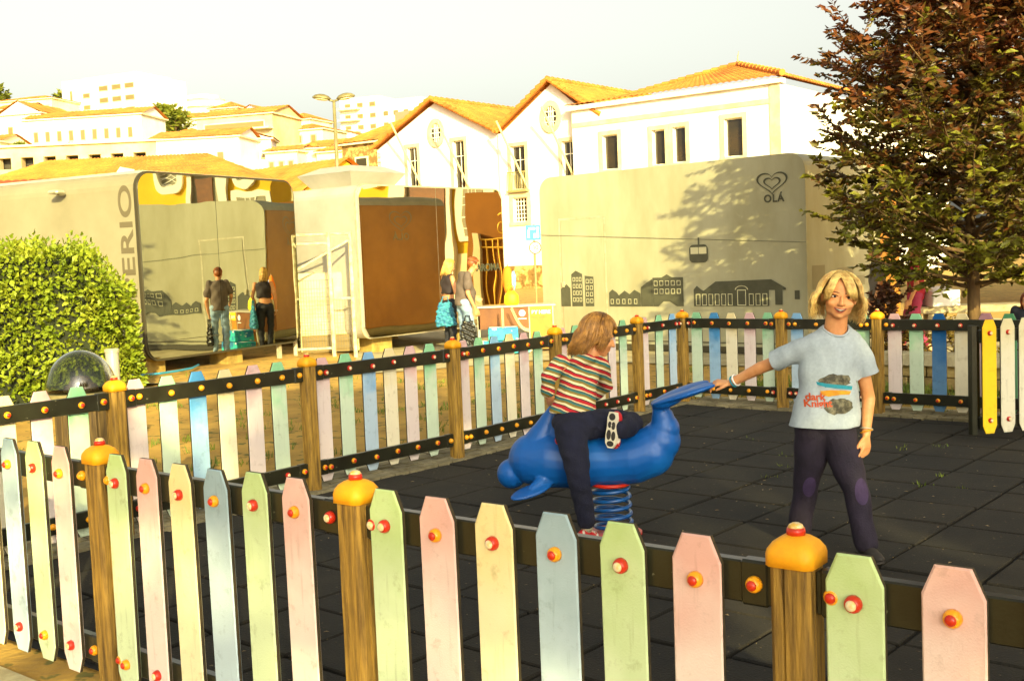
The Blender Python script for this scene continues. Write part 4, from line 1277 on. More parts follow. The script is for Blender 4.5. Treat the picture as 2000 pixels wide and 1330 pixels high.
m_bark = mat("grey_brown_bark", srgb(112, 86, 48), .9, srgb(70, 50, 24), 6, bump=.6, bscale=30, stretch=(1, 1, .3))
def tree(name, label, loc, env, z_first, n_br, n_tw, n_lf, lsize, m, trunk_r=.09, seed=1, group=None, singles=0, up=(.45, .9), tilt=0.0, camdir=None):
    """tapered trunk, limbs and twigs with leaves along them; env = [(z, radius)...] crown outline"""
    rg = random.Random(seed)
    t = thing(name, label, 'tree', loc, 0, group)
    ez = [e[0] for e in env]; er = [e[1] for e in env]
    ztop = ez[-1]
    mb = MB()
    tp = [(math.sin(k * 1.3) * .03 + tilt * k / 8 * ztop, math.cos(k * 1.9) * .03, ztop * .97 * k / 8 - .05) for k in range(9)]
    mb.tube(tp, [trunk_r * (1 - .9 * k / 8) for k in range(9)], 9)
    tr = mb.build("trunk", m_bark, t, smooth=True)
    lm = MB()
    P, D = [], []
    for i in range(n_br):
        f = (i + .5) / n_br
        z0 = z_first + (ztop * .93 - z_first) * (f ** 1.05)
        az = i * 2.39996 + rg.uniform(-.3, .3)
        el = rg.uniform(*up) * (0.55 + .6 * f)
        zt = z0
        k = 0
        # length so that the tip meets the crown outline
        Ln = 0.1
        while Ln < 12:
            zz = z0 + Ln * math.sin(el)
            if Ln * math.cos(el) > np.interp(zz, ez, er): break
            Ln += .08
        Ln *= rg.uniform(.72, 1.12)
        dr = Vector((math.cos(az) * math.cos(el), math.sin(az) * math.cos(el), math.sin(el)))
        st = Vector((tilt * z0, 0, z0))
        pts = []
        for s in range(6):
            q = s / 5
            p = st + dr * Ln * q + Vector((0, 0, .10 * Ln * q * q)) + Vector((rg.uniform(-.03, .03), rg.uniform(-.03, .03), 0)) * Ln
            pts.append(p)
        lm.tube(pts, [trunk_r * .32 * (1 - q / 5.6) + .003 for q in range(6)], 5)
        for w in range(n_tw):
            q = .18 + .82 * (w + rg.random()) / n_tw
            a = min(int(q * 5), 4); b0 = pts[a].lerp(pts[a + 1], q * 5 - a)
            dd = (dr + Vector((rg.gauss(0, .75), rg.gauss(0, .75), rg.gauss(.12, .5)))).normalized()
            tl = Ln * rg.uniform(.14, .34) * (1.2 - .5 * q) + .05
            e1 = b0 + dd * tl
            if n_lf > 6: lm.tube([b0, b0.lerp(e1, .5) + Vector((0, 0, .02 * tl)), e1], [.006, .004, .002], 3)
            for l in range(n_lf):
                u = (l + .6) / n_lf
                p = b0.lerp(e1, u)
                sd = dd.cross(Vector((0, 0, 1))); sd = sd.normalized() if sd.length > .01 else Vector((1, 0, 0))
                dl_ = (dd * .6 + sd * (1 if l % 2 else -1) * rg.uniform(.5, 1.1) + Vector((0, 0, rg.uniform(-.45, .35)))).normalized()
                P.append(tuple(p)); D.append(tuple(dl_))
    lm.build("limbs", m_bark, tr, smooth=True)
    P = np.array(P); D = np.array(D)
    cr = place(leaves_mesh("foliage", P, D, lsize, m), "crown", t)
    cr['kind'] = 'stuff'
    if singles:
        c = np.array(camdir if camdir is not None else (-loc[0], -loc[1], 0.0)); c /= np.linalg.norm(c)
        sc_ = P @ c
        idx = np.argsort(-sc_)[: singles * 3]
        idx = idx[nr.permutation(len(idx))[:singles]]
        single_leaves(cr, [Vector(P[i]) + Vector(c) * .03 for i in idx], D[idx], lsize * 1.15, m, singles, name)
    return t

m_copper = leaf_mat("copper_beech_leaf", [(0.28, srgb(138, 142, 40)), (0.40, srgb(106, 104, 28)), (0.50, srgb(76, 58, 24)), (0.62, srgb(112, 60, 28)), (0.72, srgb(70, 36, 26)), (0.86, srgb(112, 56, 34))], .22, 3.2, .45, (0.9, 4.8, .12))
tree("copper_beech", "copper leaved tree with green lower leaves behind the far fence", (5.50, 13.35, 0),
     [(0.95, .7), (1.15, 1.2), (1.45, 1.6), (2.1, 1.75), (2.8, 1.78), (3.5, 1.62), (4.2, 1.2), (4.9, .8), (5.6, .45), (6.0, .1)], 1.0, 165, 16, 14, .115, m_copper, .085, 5, singles=220, up=(.12, .75), camdir=(-5.36, -13.35, -1.0))
m_darkleaf = leaf_mat("dark_red_leaf", [(.35, srgb(60, 44, 20)), (.6, srgb(80, 40, 24)), (.8, srgb(64, 70, 24))], .15, 3)
tree("low_shrub", "small dark reddish shrub left of the copper leaved tree trunk", (4.42, 13.1, 0), [(.1, .22), (.35, .32), (.65, .34), (.9, .22), (1.02, .1)], .12, 22, 8, 9, .07, m_darkleaf, .02, 9)

# hedge beside the grey kiosk
m_hedge = leaf_mat("hedge_leaf", [(.28, srgb(66, 88, 18)), (.45, srgb(118, 134, 28)), (.62, srgb(160, 166, 48)), (.8, srgb(182, 178, 74))], .25, 4.5)
hd = thing("hedge", "dense sunlit green hedge in front of the grey kiosk", "hedge", (-6.0, 12.5, 0.0), R(12))
HX0, HX1, HD, HH = -3.4, 1.52, 1.3, 1.88
def hedge_top(x): return HH * (1 - .22 * smooth01((x - HX1 + .75) / .75) ** 2) + .07 * math.sin(x * 2.1) + .05 * math.sin(x * 5.3 + 1)
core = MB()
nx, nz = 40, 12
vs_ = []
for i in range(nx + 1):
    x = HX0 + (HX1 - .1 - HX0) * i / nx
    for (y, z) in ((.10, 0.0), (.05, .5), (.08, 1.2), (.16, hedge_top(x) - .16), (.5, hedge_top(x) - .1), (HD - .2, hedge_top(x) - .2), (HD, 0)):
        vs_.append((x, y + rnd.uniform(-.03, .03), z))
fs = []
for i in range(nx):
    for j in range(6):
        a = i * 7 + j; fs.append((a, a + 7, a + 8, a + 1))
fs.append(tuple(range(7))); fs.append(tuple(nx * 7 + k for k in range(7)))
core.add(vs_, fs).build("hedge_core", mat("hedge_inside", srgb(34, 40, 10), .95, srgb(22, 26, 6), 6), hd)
P, D = [], []
for k in range(16500):
    u = rnd.random()
    if u < .66:      # front face
        x = rnd.uniform(HX0, HX1); z = rnd.uniform(.02, 1) ** .9 * hedge_top(x); lump = .06 * math.sin(x * 4.2 + z * 3) + .05 * math.sin(z * 7 + x * 2)
        y = -.02 + lump - rnd.random() ** 2 * .12 + rnd.random() * .12
        d = (rnd.gauss(0, .6), -.7 + rnd.gauss(0, .35), rnd.gauss(.1, .6))
    elif u < .86:    # top
        x = rnd.uniform(HX0, HX1); y = rnd.uniform(-.05, HD); z = hedge_top(x) + rnd.uniform(-.18, .05) + .1 * max(0, math.sin(x * 9.1 + y * 3)) * rnd.random()
        d = (rnd.gauss(0, .5), rnd.gauss(-.2, .5), .8)
    else:            # right end, rounded
        a = rnd.uniform(-1.6, 1.6); z = rnd.uniform(.02, 1) * hedge_top(HX1); rr = .42 * (1 - .25 * (z / HH) ** 3) + rnd.uniform(-.1, .05)
        x = HX1 - .28 + rr * math.cos(a); y = .45 + 1.05 * rr * math.sin(a) * 1.2; d = (math.cos(a) + rnd.gauss(0, .4), math.sin(a) - .2 + rnd.gauss(0, .4), rnd.gauss(.1, .5))
    P.append((x, y, z)); D.append(d)
for k in range(46):  # young shoots standing above the top
    x = rnd.uniform(HX0, HX1); y = rnd.uniform(0, .6); h_ = rnd.uniform(.10, .26)
    for l in range(12):
        t_ = l / 11; a = l * 2.4
        P.append((x + .012 * math.cos(a), y + .012 * math.sin(a), hedge_top(x) + h_ * t_ - .06)); D.append((math.cos(a), math.sin(a), .9))
P, D = np.array(P), np.array(D)
fo = place(leaves_mesh("hedge_foliage", P, D, .075, m_hedge, .62), "foliage", hd); fo['kind'] = 'stuff'
fi = np.where((P[:, 1] < .0) & (P[:, 0] > .1))[0][:200]
single_leaves(fo, [Vector(P[i]) + Vector((0, -.03, 0)) for i in fi], D[fi], .085, m_hedge, 200, "hedge", .62)

# plants behind the low wall at right
m_dry = leaf_mat("dry_plant_leaf", [(.3, srgb(120, 110, 34)), (.5, srgb(170, 140, 50)), (.7, srgb(90, 70, 26))], .2, 6)
for i, (x, y) in enumerate(((4.35, 12.75), (4.9, 12.4), (5.55, 11.95))):
    tree("planter_bush", ["dry low bush behind the stone wall beside the fence post", "dry low bush behind the stone wall below the tree trunk", "dry low bush behind the stone wall by the gate"][i], (x, y, .0),
         [(.1, .3), (.3, .36), (.5, .32), (.65, .1)], .1, 18, 6, 7, .06, m_dry, .012, 20 + i, group="bushes behind the stone wall")
# trees on the hill
m_hill = leaf_mat("hill_tree_leaf", [(.3, srgb(70, 84, 18)), (.55, srgb(120, 124, 34)), (.75, srgb(146, 138, 50))], .2, .5)
for i, (x, y, z, s) in enumerate(((-34.8, 117, 14.4, 1.0), (-33.2, 115, 14.2, .85), (-54.3, 141, 19.5, 1.1), (-62.4, 140, 21.0, 1.0), (-41.0, 96, 11.0, .45), (-36.6, 96, 11.0, .4), (-45.2, 97, 10.8, .5))):
    o = tree("hill_tree", ["round green tree left of the tan stepped house", "green tree touching the tan stepped house", "dark tree beside the white apartment block", "tree at the far left end of the skyline",
                       "small palm like bush on the middle of the terrace wall", "small round bush at the right of the terrace wall", "bush at the left end of the terrace wall"][i], (x, y, z),
         [(.6 * s, .8 * s), (1.5 * s, 1.9 * s), (2.8 * s, 2.1 * s), (3.7 * s, 1.2 * s), (4.2 * s, .2 * s)], .5 * s, 26, 7, 6, .55 * s, m_hill, .16 * s, 30 + i, group="trees on the hill")
# plane trees standing behind the photographer: they shade the playground
m_plane = leaf_mat("plane_leaf", [(.3, srgb(70, 86, 22)), (.6, srgb(104, 116, 30)), (.8, srgb(84, 92, 26))], .25, 1.0)
SHADE = [(3.9, -11.0, 1.0, 0.0), (6.9, -9.5, 1.0, .0), (8.8, -6.5, .95, 0)]
for i, (x, y, s, tl) in enumerate(SHADE):
    tree("plane_tree", ["plane tree straight behind the photographer", "plane tree behind the photographer to the right", "plane tree well to the right of the photographer", "plane tree behind the photographer to the left"][i], (x, y, 0),
         [(3.6 * s, 1.2 * s), (4.6 * s, 2.3 * s), (6.0 * s, 2.6 * s), (7.4 * s, 2.3 * s), (8.5 * s, 1.3 * s), (9.0 * s, .2)], 3.4 * s, 64, 12, 10, .24, m_plane, .2, 60 + i, group="plane trees shading the playground")

# ------------------------------------------------------------------ street furniture
m_lamp = mat("lamp_grey_metal", srgb(150, 140, 96), .45, srgb(120, 108, 68), 3, metallic=.3)
m_lens = mat("lamp_lens", srgb(214, 204, 160), .25)
sl = thing("street_lamp", "double headed street lamp on a slim pole behind the silver kiosk", "street lamp", (-4.45, 30.0, 0))
MB().tube([(0, 0, 0), (0, 0, 3.0), (0, 0, 5.92)], [.07, .06, .04], 10).build("pole", m_lamp, sl, smooth=True)
for s in (-1, 1):
    MB().tube([(0, 0, 5.9), (s * .10, 0, 5.93), (s * .2, 0, 5.98)], [.03, .03, .025], 8).build("arm", m_lamp, sl, smooth=True)
    M_ = Matrix.Translation((s * .32, 0, 5.98)) @ Matrix.Rotation(R(-8 * s), 4, 'Y') @ Matrix.Diagonal((1.2, .9, 1, 1))
    hd_ = MB().lathe([(.17, -.02), (.21, 0), (.205, .03), (.15, .085), (.07, .115), (0, .12)], 18, 0, M_).build("lamp_head", m_lamp, sl, smooth=True)
    MB().lathe([(.0, -.045), (.1, -.042), (.17, -.021)], 18, 0, M_).build("lens", m_lens, hd_, smooth=True)
s2 = thing("street_lamp", "street lamp with flat head rising behind the copper leaved tree", "street lamp", (8.72, 24.0, 0))
MB().tube([(0, 0, 0), (0, 0, 6.78)], [.08, .05], 10).build("pole", m_lamp, s2, smooth=True)
MB().box((.14, 0, 6.68), (.44, .22, .06), ch=.02).build("lamp_head", m_lamp, s2)

# bollard lamp with clear dome, and a metal bollard
bl = thing("bollard_lamp", "wooden bollard lamp with a clear round dome beside the hedge", "bollard lamp", (-3.30, 8.5, 0))
m_dkwood = mat("dark_slat_wood", srgb(92, 72, 34), .8, srgb(56, 40, 16), 5, stretch=(10, 10, .8), bump=.3, bscale=20)
for k in range(14):
    a = 2 * math.pi * k / 14
    MB().box((.185 * math.cos(a), .185 * math.sin(a), .33), (.03, .076, .66), rz=a, ch=.004).build("slat", m_dkwood, bl)
MB().lathe([(.165, 0), (.165, .64)], 16).build("core", m_rim, bl)
MB().lathe([(.26, .66), (.275, .67), (.275, .715), (.25, .72), (.0, .72)], 28).build("rim", m_lamp, bl, smooth=False)
m_glass = bpy.data.materials.new("clear_dome_acrylic"); m_glass.use_nodes = True
_b = m_glass.node_tree.nodes["Principled BSDF"]
_b.inputs['Base Color'].default_value = (.66, .68, .66, 1); _b.inputs['Roughness'].default_value = .03; _b.inputs['Transmission Weight'].default_value = 1.0; _b.inputs['IOR'].default_value = 1.45
pr = [(.262 * math.cos(R(a)) if a < 90 else 0, .722 + .31 * math.sin(R(a))) for a in range(0, 91, 6)]
pi_ = [(max(0, r_ - .006), z - (.006 if z > .8 else 0)) for r_, z in pr][::-1]
MB().lathe(pr + pi_, 36).build("dome", m_glass, bl, smooth=True)
MB().lathe([(.13, .722), (.12, .76), (.09, .78), (.06, .83), (0, .84)], 16).build("lamp_fitting", m_dkwood, bl, smooth=True)
mbp = thing("metal_bollard", "plain grey metal tube bollard seen through the clear lamp dome", "bollard", (-3.22, 8.98, 0))
MB().lathe([(.052, 0), (.052, .985), (.045, .992), (0, .992)], 18).build("tube", m_kgrey2, mbp, smooth=False)
MB().lathe([(.058, .97), (.058, .99), (.05, 1.0), (0, 1.0)], 18).build("top_cap", m_trim, mbp)

# low stone wall with pale coping behind the far fence
lw = thing("stone_wall", "low stone planter wall with pale coping behind the far fence", "wall", (3.95, 12.55, 0), R(-39.5))
mb_c = None
for k in range(6):
    MB().box((.35 + k * .72, 0, .32), (.705, .34, .13), ch=.008).build("coping_stone", m_kerb, lw)
for r_ in range(2):
    for k in range(8):
        MB().box((.27 + k * .54 + (r_ % 2) * .2, .01, .065 + r_ * .13), (.525, .27, .12), ch=.008).build("wall_stone", mat("tan_wall_stone", srgb(168, 146, 88), .9, srgb(120, 100, 52), 4, bump=.4, bscale=40, objrand=.12), lw)
bn = thing("stone_bench", "pale stone bench slab behind the copper leaved tree", "bench", (6.1, 15.6, 0), R(-12))
MB().box((.6, 0, .64), (2.2, .5, .10), ch=.01).build("seat", m_kerb, bn)
for x in (-.2, 1.4): MB().box((x, 0, .29), (.2, .42, .6), ch=.01).build("leg", m_kerb, bn)
tag(MB().box((0, 0, 0), (.42, .34, .22), ch=.012).add([(-.15, -.12, .11), (.15, -.12, .11), (.12, .1, .16), (-.12, .1, .16)], [(0, 1, 2, 3)]).build("white_cooler", m_white, loc=(5.95, 15.5, .80), rz=.2),
    "white cooler box standing on the pale stone bench", "cooler")

# ------------------------------------------------------------------ market counter beside the couple
m_brown = mat("brown_counter_panel", srgb(122, 72, 18), .6, srgb(96, 52, 12), 3)
ct = thing("stall_counter", "brown stall counter with steel top and yellow banner end", "counter", (-0.58, 18.95, 0))
MB().box((.66, .2, .775), (1.36, .5, .03), ch=.004).build("counter_top", m_kgrey2, ct)
MB().box((.45, .2, .58), (.86, .44, .36)).build("front_panel", m_brown, ct)
MB().box((1.09, .2, .40), (.38, .46, .72)).build("end_panel", mat("amber_panel", srgb(196, 132, 22), .5, srgb(170, 104, 16), 3), ct)
MB().box((1.09, -.034, .68), (.37, .006, .15)).build("banner", mat("yellow_banner", srgb(246, 200, 20), .5), ct)
lt = place(text_mesh("BY HERE", .085, "banner_text", m_signw, bold=.003), "banner_text", ct); lt.matrix_local = Matrix.Translation((1.09, -.04, .66)) @ Matrix.Rotation(R(90), 4, 'X')
mb = MB().lathe([(.055, 0), (.055, .004)], 20, 0, Matrix.Translation((.77, -.021, .655)) @ Matrix.Rotation(R(90), 4, 'X')); mb.build("round_emblem", m_signw, ct)
MB().box((.77, -.023, .56), (.14, .004, .014)).build("emblem_line", m_signw, ct)
for x in (.03, .9, 1.28): MB().box((x, .0, .385), (.04, .04, .77)).build("leg", m_trim, ct)
m_teal = mat("teal_print_box", srgb(40, 176, 170), .5, srgb(20, 110, 160), 7, 3, .45, .55, speck=(9, .62, srgb(226, 222, 214)))
for i, (x, z, w) in enumerate(((-.36, .12, .42), (.08, .12, .44), (-.14, .34, .5))):
    b = MB().box((0, 0, 0), (w, .34, .21), ch=.008).build("carton", m_teal, loc=(x, 18.72 + .02 * i, z - .005))
    MB().box((0, 0, .108), (w - .03, .07, .004)).build("tape", m_signw, b)
    tag(b, ["teal printed carton on the ground at the left under the stall counter", "teal printed carton on the ground at the right under the stall counter", "teal printed carton stacked on two others under the stall counter"][i], "carton", "cartons under the stall counter")
mb = MB()
for k in range(20):
    t_ = k / 19; p = Vector((.02 + .27 * t_, 18.62, .74 - .36 * t_ - .10 * math.sin(math.pi * t_)))
    mb.tube([p + Vector((.016 * math.cos(a), .016 * math.sin(a) * (k % 2), .024 * math.sin(a))) for a in np.linspace(0, 5.4, 7)], .006, 5, close=True)
for k in range(14):
    p = Vector((-.14, 18.62, .74 - .028 * k)); mb.tube([p + Vector((.016 * math.cos(a), .016 * math.sin(a) * (k % 2), .022 * math.sin(a))) for a in np.linspace(0, 5.4, 7)], .006, 5, close=True)
tag(mb.build("rope_chain", mat("pale_chain", srgb(206, 192, 140), .6)), "pale chain hanging from the stall counter", "chain")
o = MB().lathe([(.10, 0), (.13, .04), (.12, .16), (.07, .22), (.03, .235)], 14, 0, Matrix.Diagonal((1, .6, 1, 1))).tube([(-.05, 0, .2), (-.04, 0, .32), (.04, 0, .32), (.05, 0, .2)], .008, 5).build("yellow_bag", mat("yellow_bag_cloth", srgb(244, 214, 20), .6), loc=(.02, 19.1, .79), smooth=True)
tag(o, "small yellow handled bag standing on the stall counter", "bag")
o = thing("hanging_jacket", "orange jacket with blue lining hanging at the end of the silver kiosk", "jacket", (-.03, 19.55, .98))
MB().lathe([(.06, 0), (.085, .1), (.10, .28), (.075, .42), (.02, .47)], 12, 0, Matrix.Diagonal((.9, .5, 1, 1))).build("jacket_body", mat("orange_cloth", srgb(236, 120, 16), .8), o, smooth=True)
MB().lathe([(.02, .05), (.04, .15), (.045, .3), (.02, .38)], 10, 0, Matrix.Translation((.10, 0, 0))).build("lining", mat("blue_cloth", srgb(110, 160, 214), .8), o, smooth=True)
MB().tube([(0, 0, -.98), (0, 0, .50)], .012, 6).build("stand", m_iron, o)

# ------------------------------------------------------------------ yellow palace beyond the picture on the right: seen only in the mirrored walls
pal = thing("palace", "yellow baroque palace with stone portal and oval windows, seen in the mirrored kiosk walls", "building", (11.6, 24.6, 0), R(-42))
PX = 15.0
MB().box((PX / 2, 3, 3.6), (PX, 6, 7.2)).build("wall", m_yel, pal)
MB().prism(rect(-.02, PX + .02, 0, 1.75), -.06, -.002).build("stone_base", m_cream, pal)
MB().prism(rect(-.1, PX + .1, 6.9, 7.3), -.3, .2).build("cornice", m_cream, pal)
for x in (0.64, 8.4):
    w = MB().prism(rect(x - .62, x + .62, 2.1, 3.95), -.08, -.002).build("window", m_frame, pal)
    MB().prism(rect(x - .40, x + .40, 2.3, 3.75), -.09, -.081).build("pane", m_kgrey, w)
    f = MB()
    for k in range(1, 4): f.box((x - .4 + .2 * k, -.095, 3.02), (.03, .01, 1.45))
    for k in range(1, 5): f.box((x, -.097, 2.3 + .29 * k), (.8, .01, .03))
    f.build("glazing_bar", m_frame, w)
def pal_oval(x, z):
    n = 24; o = MB(); vs_, fs = [], []
    for k in range(n):
        a = 2 * math.pi * k / n
        for (q, y) in ((1, -.002), (1, -.12), (.66, -.12), (.62, -.03)): vs_.append((x + .42 * q * math.cos(a), y, z + .62 * q * math.sin(a)))
    for k in range(n):
        for j in range(3): a, b = k * 4 + j, ((k + 1) % n) * 4 + j; fs.append((a, b, b + 1, a + 1))
    w = o.add(vs_, fs).build("oval_window", m_frame, pal)
    g = MB(); g.add([(x + .28 * math.cos(2 * math.pi * k / n), -.035, z + .42 * math.sin(2 * math.pi * k / n)) for k in range(n)], [tuple(range(n))]); g.build("pane", m_kgrey, w)
    f = MB()
    for t in np.linspace(-.4, .4, 6): f.bar((x - .25, -.05, z + t - .12), (x + .25, -.05, z + t + .12), .01, .02); f.bar((x - .25, -.052, z + t + .12), (x + .25, -.052, z + t - .12), .01, .02)
    f.build("lattice", m_frame, w)
for x in (3.35, 0.85): pal_oval(x, 4.62)
pt = MB()
pt.prism(rect(1.45, 1.7, 0, 4.55), -.22, -.003); pt.prism(rect(2.45, 2.7, 0, 4.55), -.22, -.003); pt.prism(rect(1.35, 2.8, 4.55, 4.75), -.32, -.003)
pt.prism([(1.4, 4.75), (2.75, 4.75), (2.5, 5.0), (2.07, 5.2), (1.65, 5.0)], -.25, -.003)
po = pt.build("portal", m_frame, pal)
MB().prism(rect(1.71, 2.44, 0, 4.5), -.10, -.004).build("portal_recess", m_kgrey, po)
MB().prism(rect(1.86, 2.30, 0, 4.42), -.14, -.101).build("door", m_brown, po)
g2 = thing("gatehouse", "brown gatehouse wall with gilded wrought iron gate, seen in the golden mirror", "building", (4.6, 26.6, 0), R(-52))
MB().box((2.2, .5, 1.65), (4.8, 1, 3.3)).build("wall", mat("brown_render", srgb(150, 96, 22), .9, srgb(126, 78, 16), .5), g2)
m_gilt = mat("gilded_iron", srgb(226, 176, 60), .35, metallic=.6)
ig = MB()
for k in range(12): ig.tube([(1.6 + k * .22, -.1, .1), (1.6 + k * .22, -.1, 2.1)], .025, 5)
for z in (.4, 1.85, 2.1): ig.tube([(1.5, -.1, z), (4.2, -.1, z)], .03, 5)
for (cx, s) in ((2.2, 1), (3.45, -1), (2.55, -1), (3.1, 1)):
    ig.tube([(cx + s * (.05 + .05 * a) * math.cos(a * 1.2) * .8, -.1, 2.45 + (.05 + .05 * a) * math.sin(a * 1.2) * .8) for a in np.linspace(0, 7, 26)], .022, 5)
ig.tube([(2.82 + .25 * math.cos(a), -.1, 2.62 + .3 * math.sin(a)) for a in np.linspace(0, 6.28, 20)[:-1]], .025, 5, close=True)
ig.tube([(2.82, -.1, 2.85), (2.82, -.1, 3.15)], .02, 5)
ig.build("iron_gate", m_gilt, g2)
MB().prism(rect(1.3, 1.5, 0, 2.3), -.2, -.003).build("gate_pier", m_cream, g2); MB().prism(rect(4.2, 4.4, 0, 2.3), -.2, -.003).build("gate_pier", m_cream, g2)
# ------------------------------------------------------------------ figures: volumes fused into one continuous surface
from mathutils.bvhtree import BVHTree
def V3(p): return Vector(p)
def cap(mb, a, b, ra, rb, n=14):
    a, b = V3(a), V3(b)
    mb.ell(a, (ra, ra, ra), n); mb.ell(b, (rb, rb, rb), n)
    mb.tube([a, a.lerp(b, .5), b], [ra, (ra + rb) / 2, rb], n)
def chain(mb, pts, rs, n=18):
    for (a, b, ra, rb) in zip(pts[:-1], pts[1:], rs[:-1], rs[1:]): cap(mb, a, b, ra, rb, n)
def loft(mb, rings, n=28):
    """rings: (centre, rx, ry, rotz) stacked; closed at both ends"""
    vs_, fs = [], []
    for (c, rx_, ry_, rz) in rings:
        for k in range(n):
            a = 2 * math.pi * k / n
            x, y = rx_ * math.cos(a), ry_ * math.sin(a)
            vs_.append((c[0] + x * math.cos(rz) - y * math.sin(rz), c[1] + x * math.sin(rz) + y * math.cos(rz), c[2]))
    for i in range(len(rings) - 1):
        for k in range(n):
            fs.append((i * n + k, i * n + (k + 1) % n, (i + 1) * n + (k + 1) % n, (i + 1) * n + k))
    fs.append(tuple(range(n - 1, -1, -1))); fs.append(tuple((len(rings) - 1) * n + k for k in range(n)))
    mb.add(vs_, fs)
def fuse(mb, name, m, parent, voxel=.006, smooth=6, disp=None):
    """voxel-fuse overlapping volumes into one continuous mesh, then relax it"""
    me = mb.mesh(name + "_src", m)
    o = bpy.data.objects.new(name + "_src", me); COL.objects.link(o)
    r_ = o.modifiers.new("fuse", 'REMESH'); r_.mode = 'VOXEL'; r_.voxel_size = voxel
    if smooth:
        s = o.modifiers.new("relax", 'SMOOTH'); s.factor = .5; s.iterations = smooth
    dg = bpy.context.evaluated_depsgraph_get()
    me2 = bpy.data.meshes.new_from_object(o.evaluated_get(dg))
    bpy.data.objects.remove(o)
    me2.name = name
    me2.materials.clear(); me2.materials.append(m)
    if disp:
        n = len(me2.vertices); co = np.empty(n * 3); me2.vertices.foreach_get('co', co); co = co.reshape(-1, 3)
        no = np.empty(n * 3); me2.vertices.foreach_get('normal', no); no = no.reshape(-1, 3)
        me2.vertices.foreach_set('co', (co + no * disp(co)[:, None]).ravel())
        me2.update()
    me2.polygons.foreach_set('use_smooth', [True] * len(me2.polygons))
    return place(me2, name, parent)
def cut_open(o, p, nrm, rad):
    """open a garment end: slice near p and drop what lies beyond along nrm"""
    bm = bmesh.new(); bm.from_mesh(o.data)
    p = V3(p)
    fs = [f for f in bm.faces if (f.calc_center_median() - p).length < rad]
    es = {e for f in fs for e in f.edges}; vs_ = {v for f in fs for v in f.verts}
    bmesh.ops.bisect_plane(bm, geom=list(vs_) + list(es) + fs, plane_co=p, plane_no=V3(nrm), clear_outer=True)
    bm.to_mesh(o.data); bm.free(); o.data.update()
def collar_cut(o, c, r_, m, root):
    """scoop neck: remove the cloth inside an ellipsoid round the neck, roll a rib along the opening"""
    bm = bmesh.new(); bm.from_mesh(o.data); c = V3(c)
    ins = lambda q: ((q.x - c.x) / r_[0]) ** 2 + ((q.y - c.y) / r_[1]) ** 2 + ((q.z - c.z) / r_[2]) ** 2 < 1
    bmesh.ops.delete(bm, geom=[f for f in bm.faces if ins(f.calc_center_median())], context='FACES')
    bd = [v.co.copy() for v in bm.verts if v.is_boundary and abs(v.co.x - c.x) < r_[0] * 1.3 and abs(v.co.z - c.z) < r_[2] * 1.3]
    bm.to_mesh(o.data); bm.free(); o.data.update()
    n = 36; ring = []
    for k in range(n):
        a0 = 2 * math.pi * k / n
        best = sorted(bd, key=lambda q: abs((math.atan2((q.y - c.y) / r_[1], (q.x - c.x) / r_[0]) - a0 + math.pi) % (2 * math.pi) - math.pi))[:6]
        ring.append(sum(best, Vector()) / len(best))
    for _ in range(3): ring = [(ring[k - 1] + ring[k] * 2 + ring[(k + 1) % n]) / 4 for k in range(n)]
    MB().tube(ring, .0065, 8, close=True).build("collar", m, root, smooth=True)
def bvh(o):
    return BVHTree.FromPolygons([v.co[:] for v in o.data.vertices], [p.vertices[:] for p in o.data.polygons])
def folds(*waves):
    """cloth folds: sum of (direction, wavelength, amplitude, phase)"""
    def f(co):
        t = np.zeros(len(co))
        for d, wl_, am, ph in waves:
            q = co @ np.array(d, float) / np.linalg.norm(d)
            w = co @ np.array((d[2], .37, -d[0] + .2), float)
            t += am * np.sin(q * 2 * math.pi / wl_ + ph + 2.0 * np.sin(w * 9 + ph))
        return t
    return f

m_skin = mat("sun_tanned_skin", srgb(230, 164, 106), .5, srgb(216, 142, 84), 14, bump=.06, bscale=180)
m_skin2 = mat("fair_skin", srgb(206, 146, 100), .5, srgb(190, 126, 80), 14)
m_skin2.node_tree.nodes["Principled BSDF"].inputs['Subsurface Weight'].default_value = .0
m_eyew = mat("eye_white", srgb(222, 208, 186), .25)
m_iris = mat("brown_iris", srgb(34, 20, 10), .12)
m_brow = mat("brow_hair", srgb(96, 58, 22), .8)
m_lip = mat("lip", srgb(176, 84, 60), .4)
m_mouth = mat("mouth_inside", srgb(60, 18, 12), .6)
m_teeth = mat("teeth", srgb(238, 232, 214), .2)

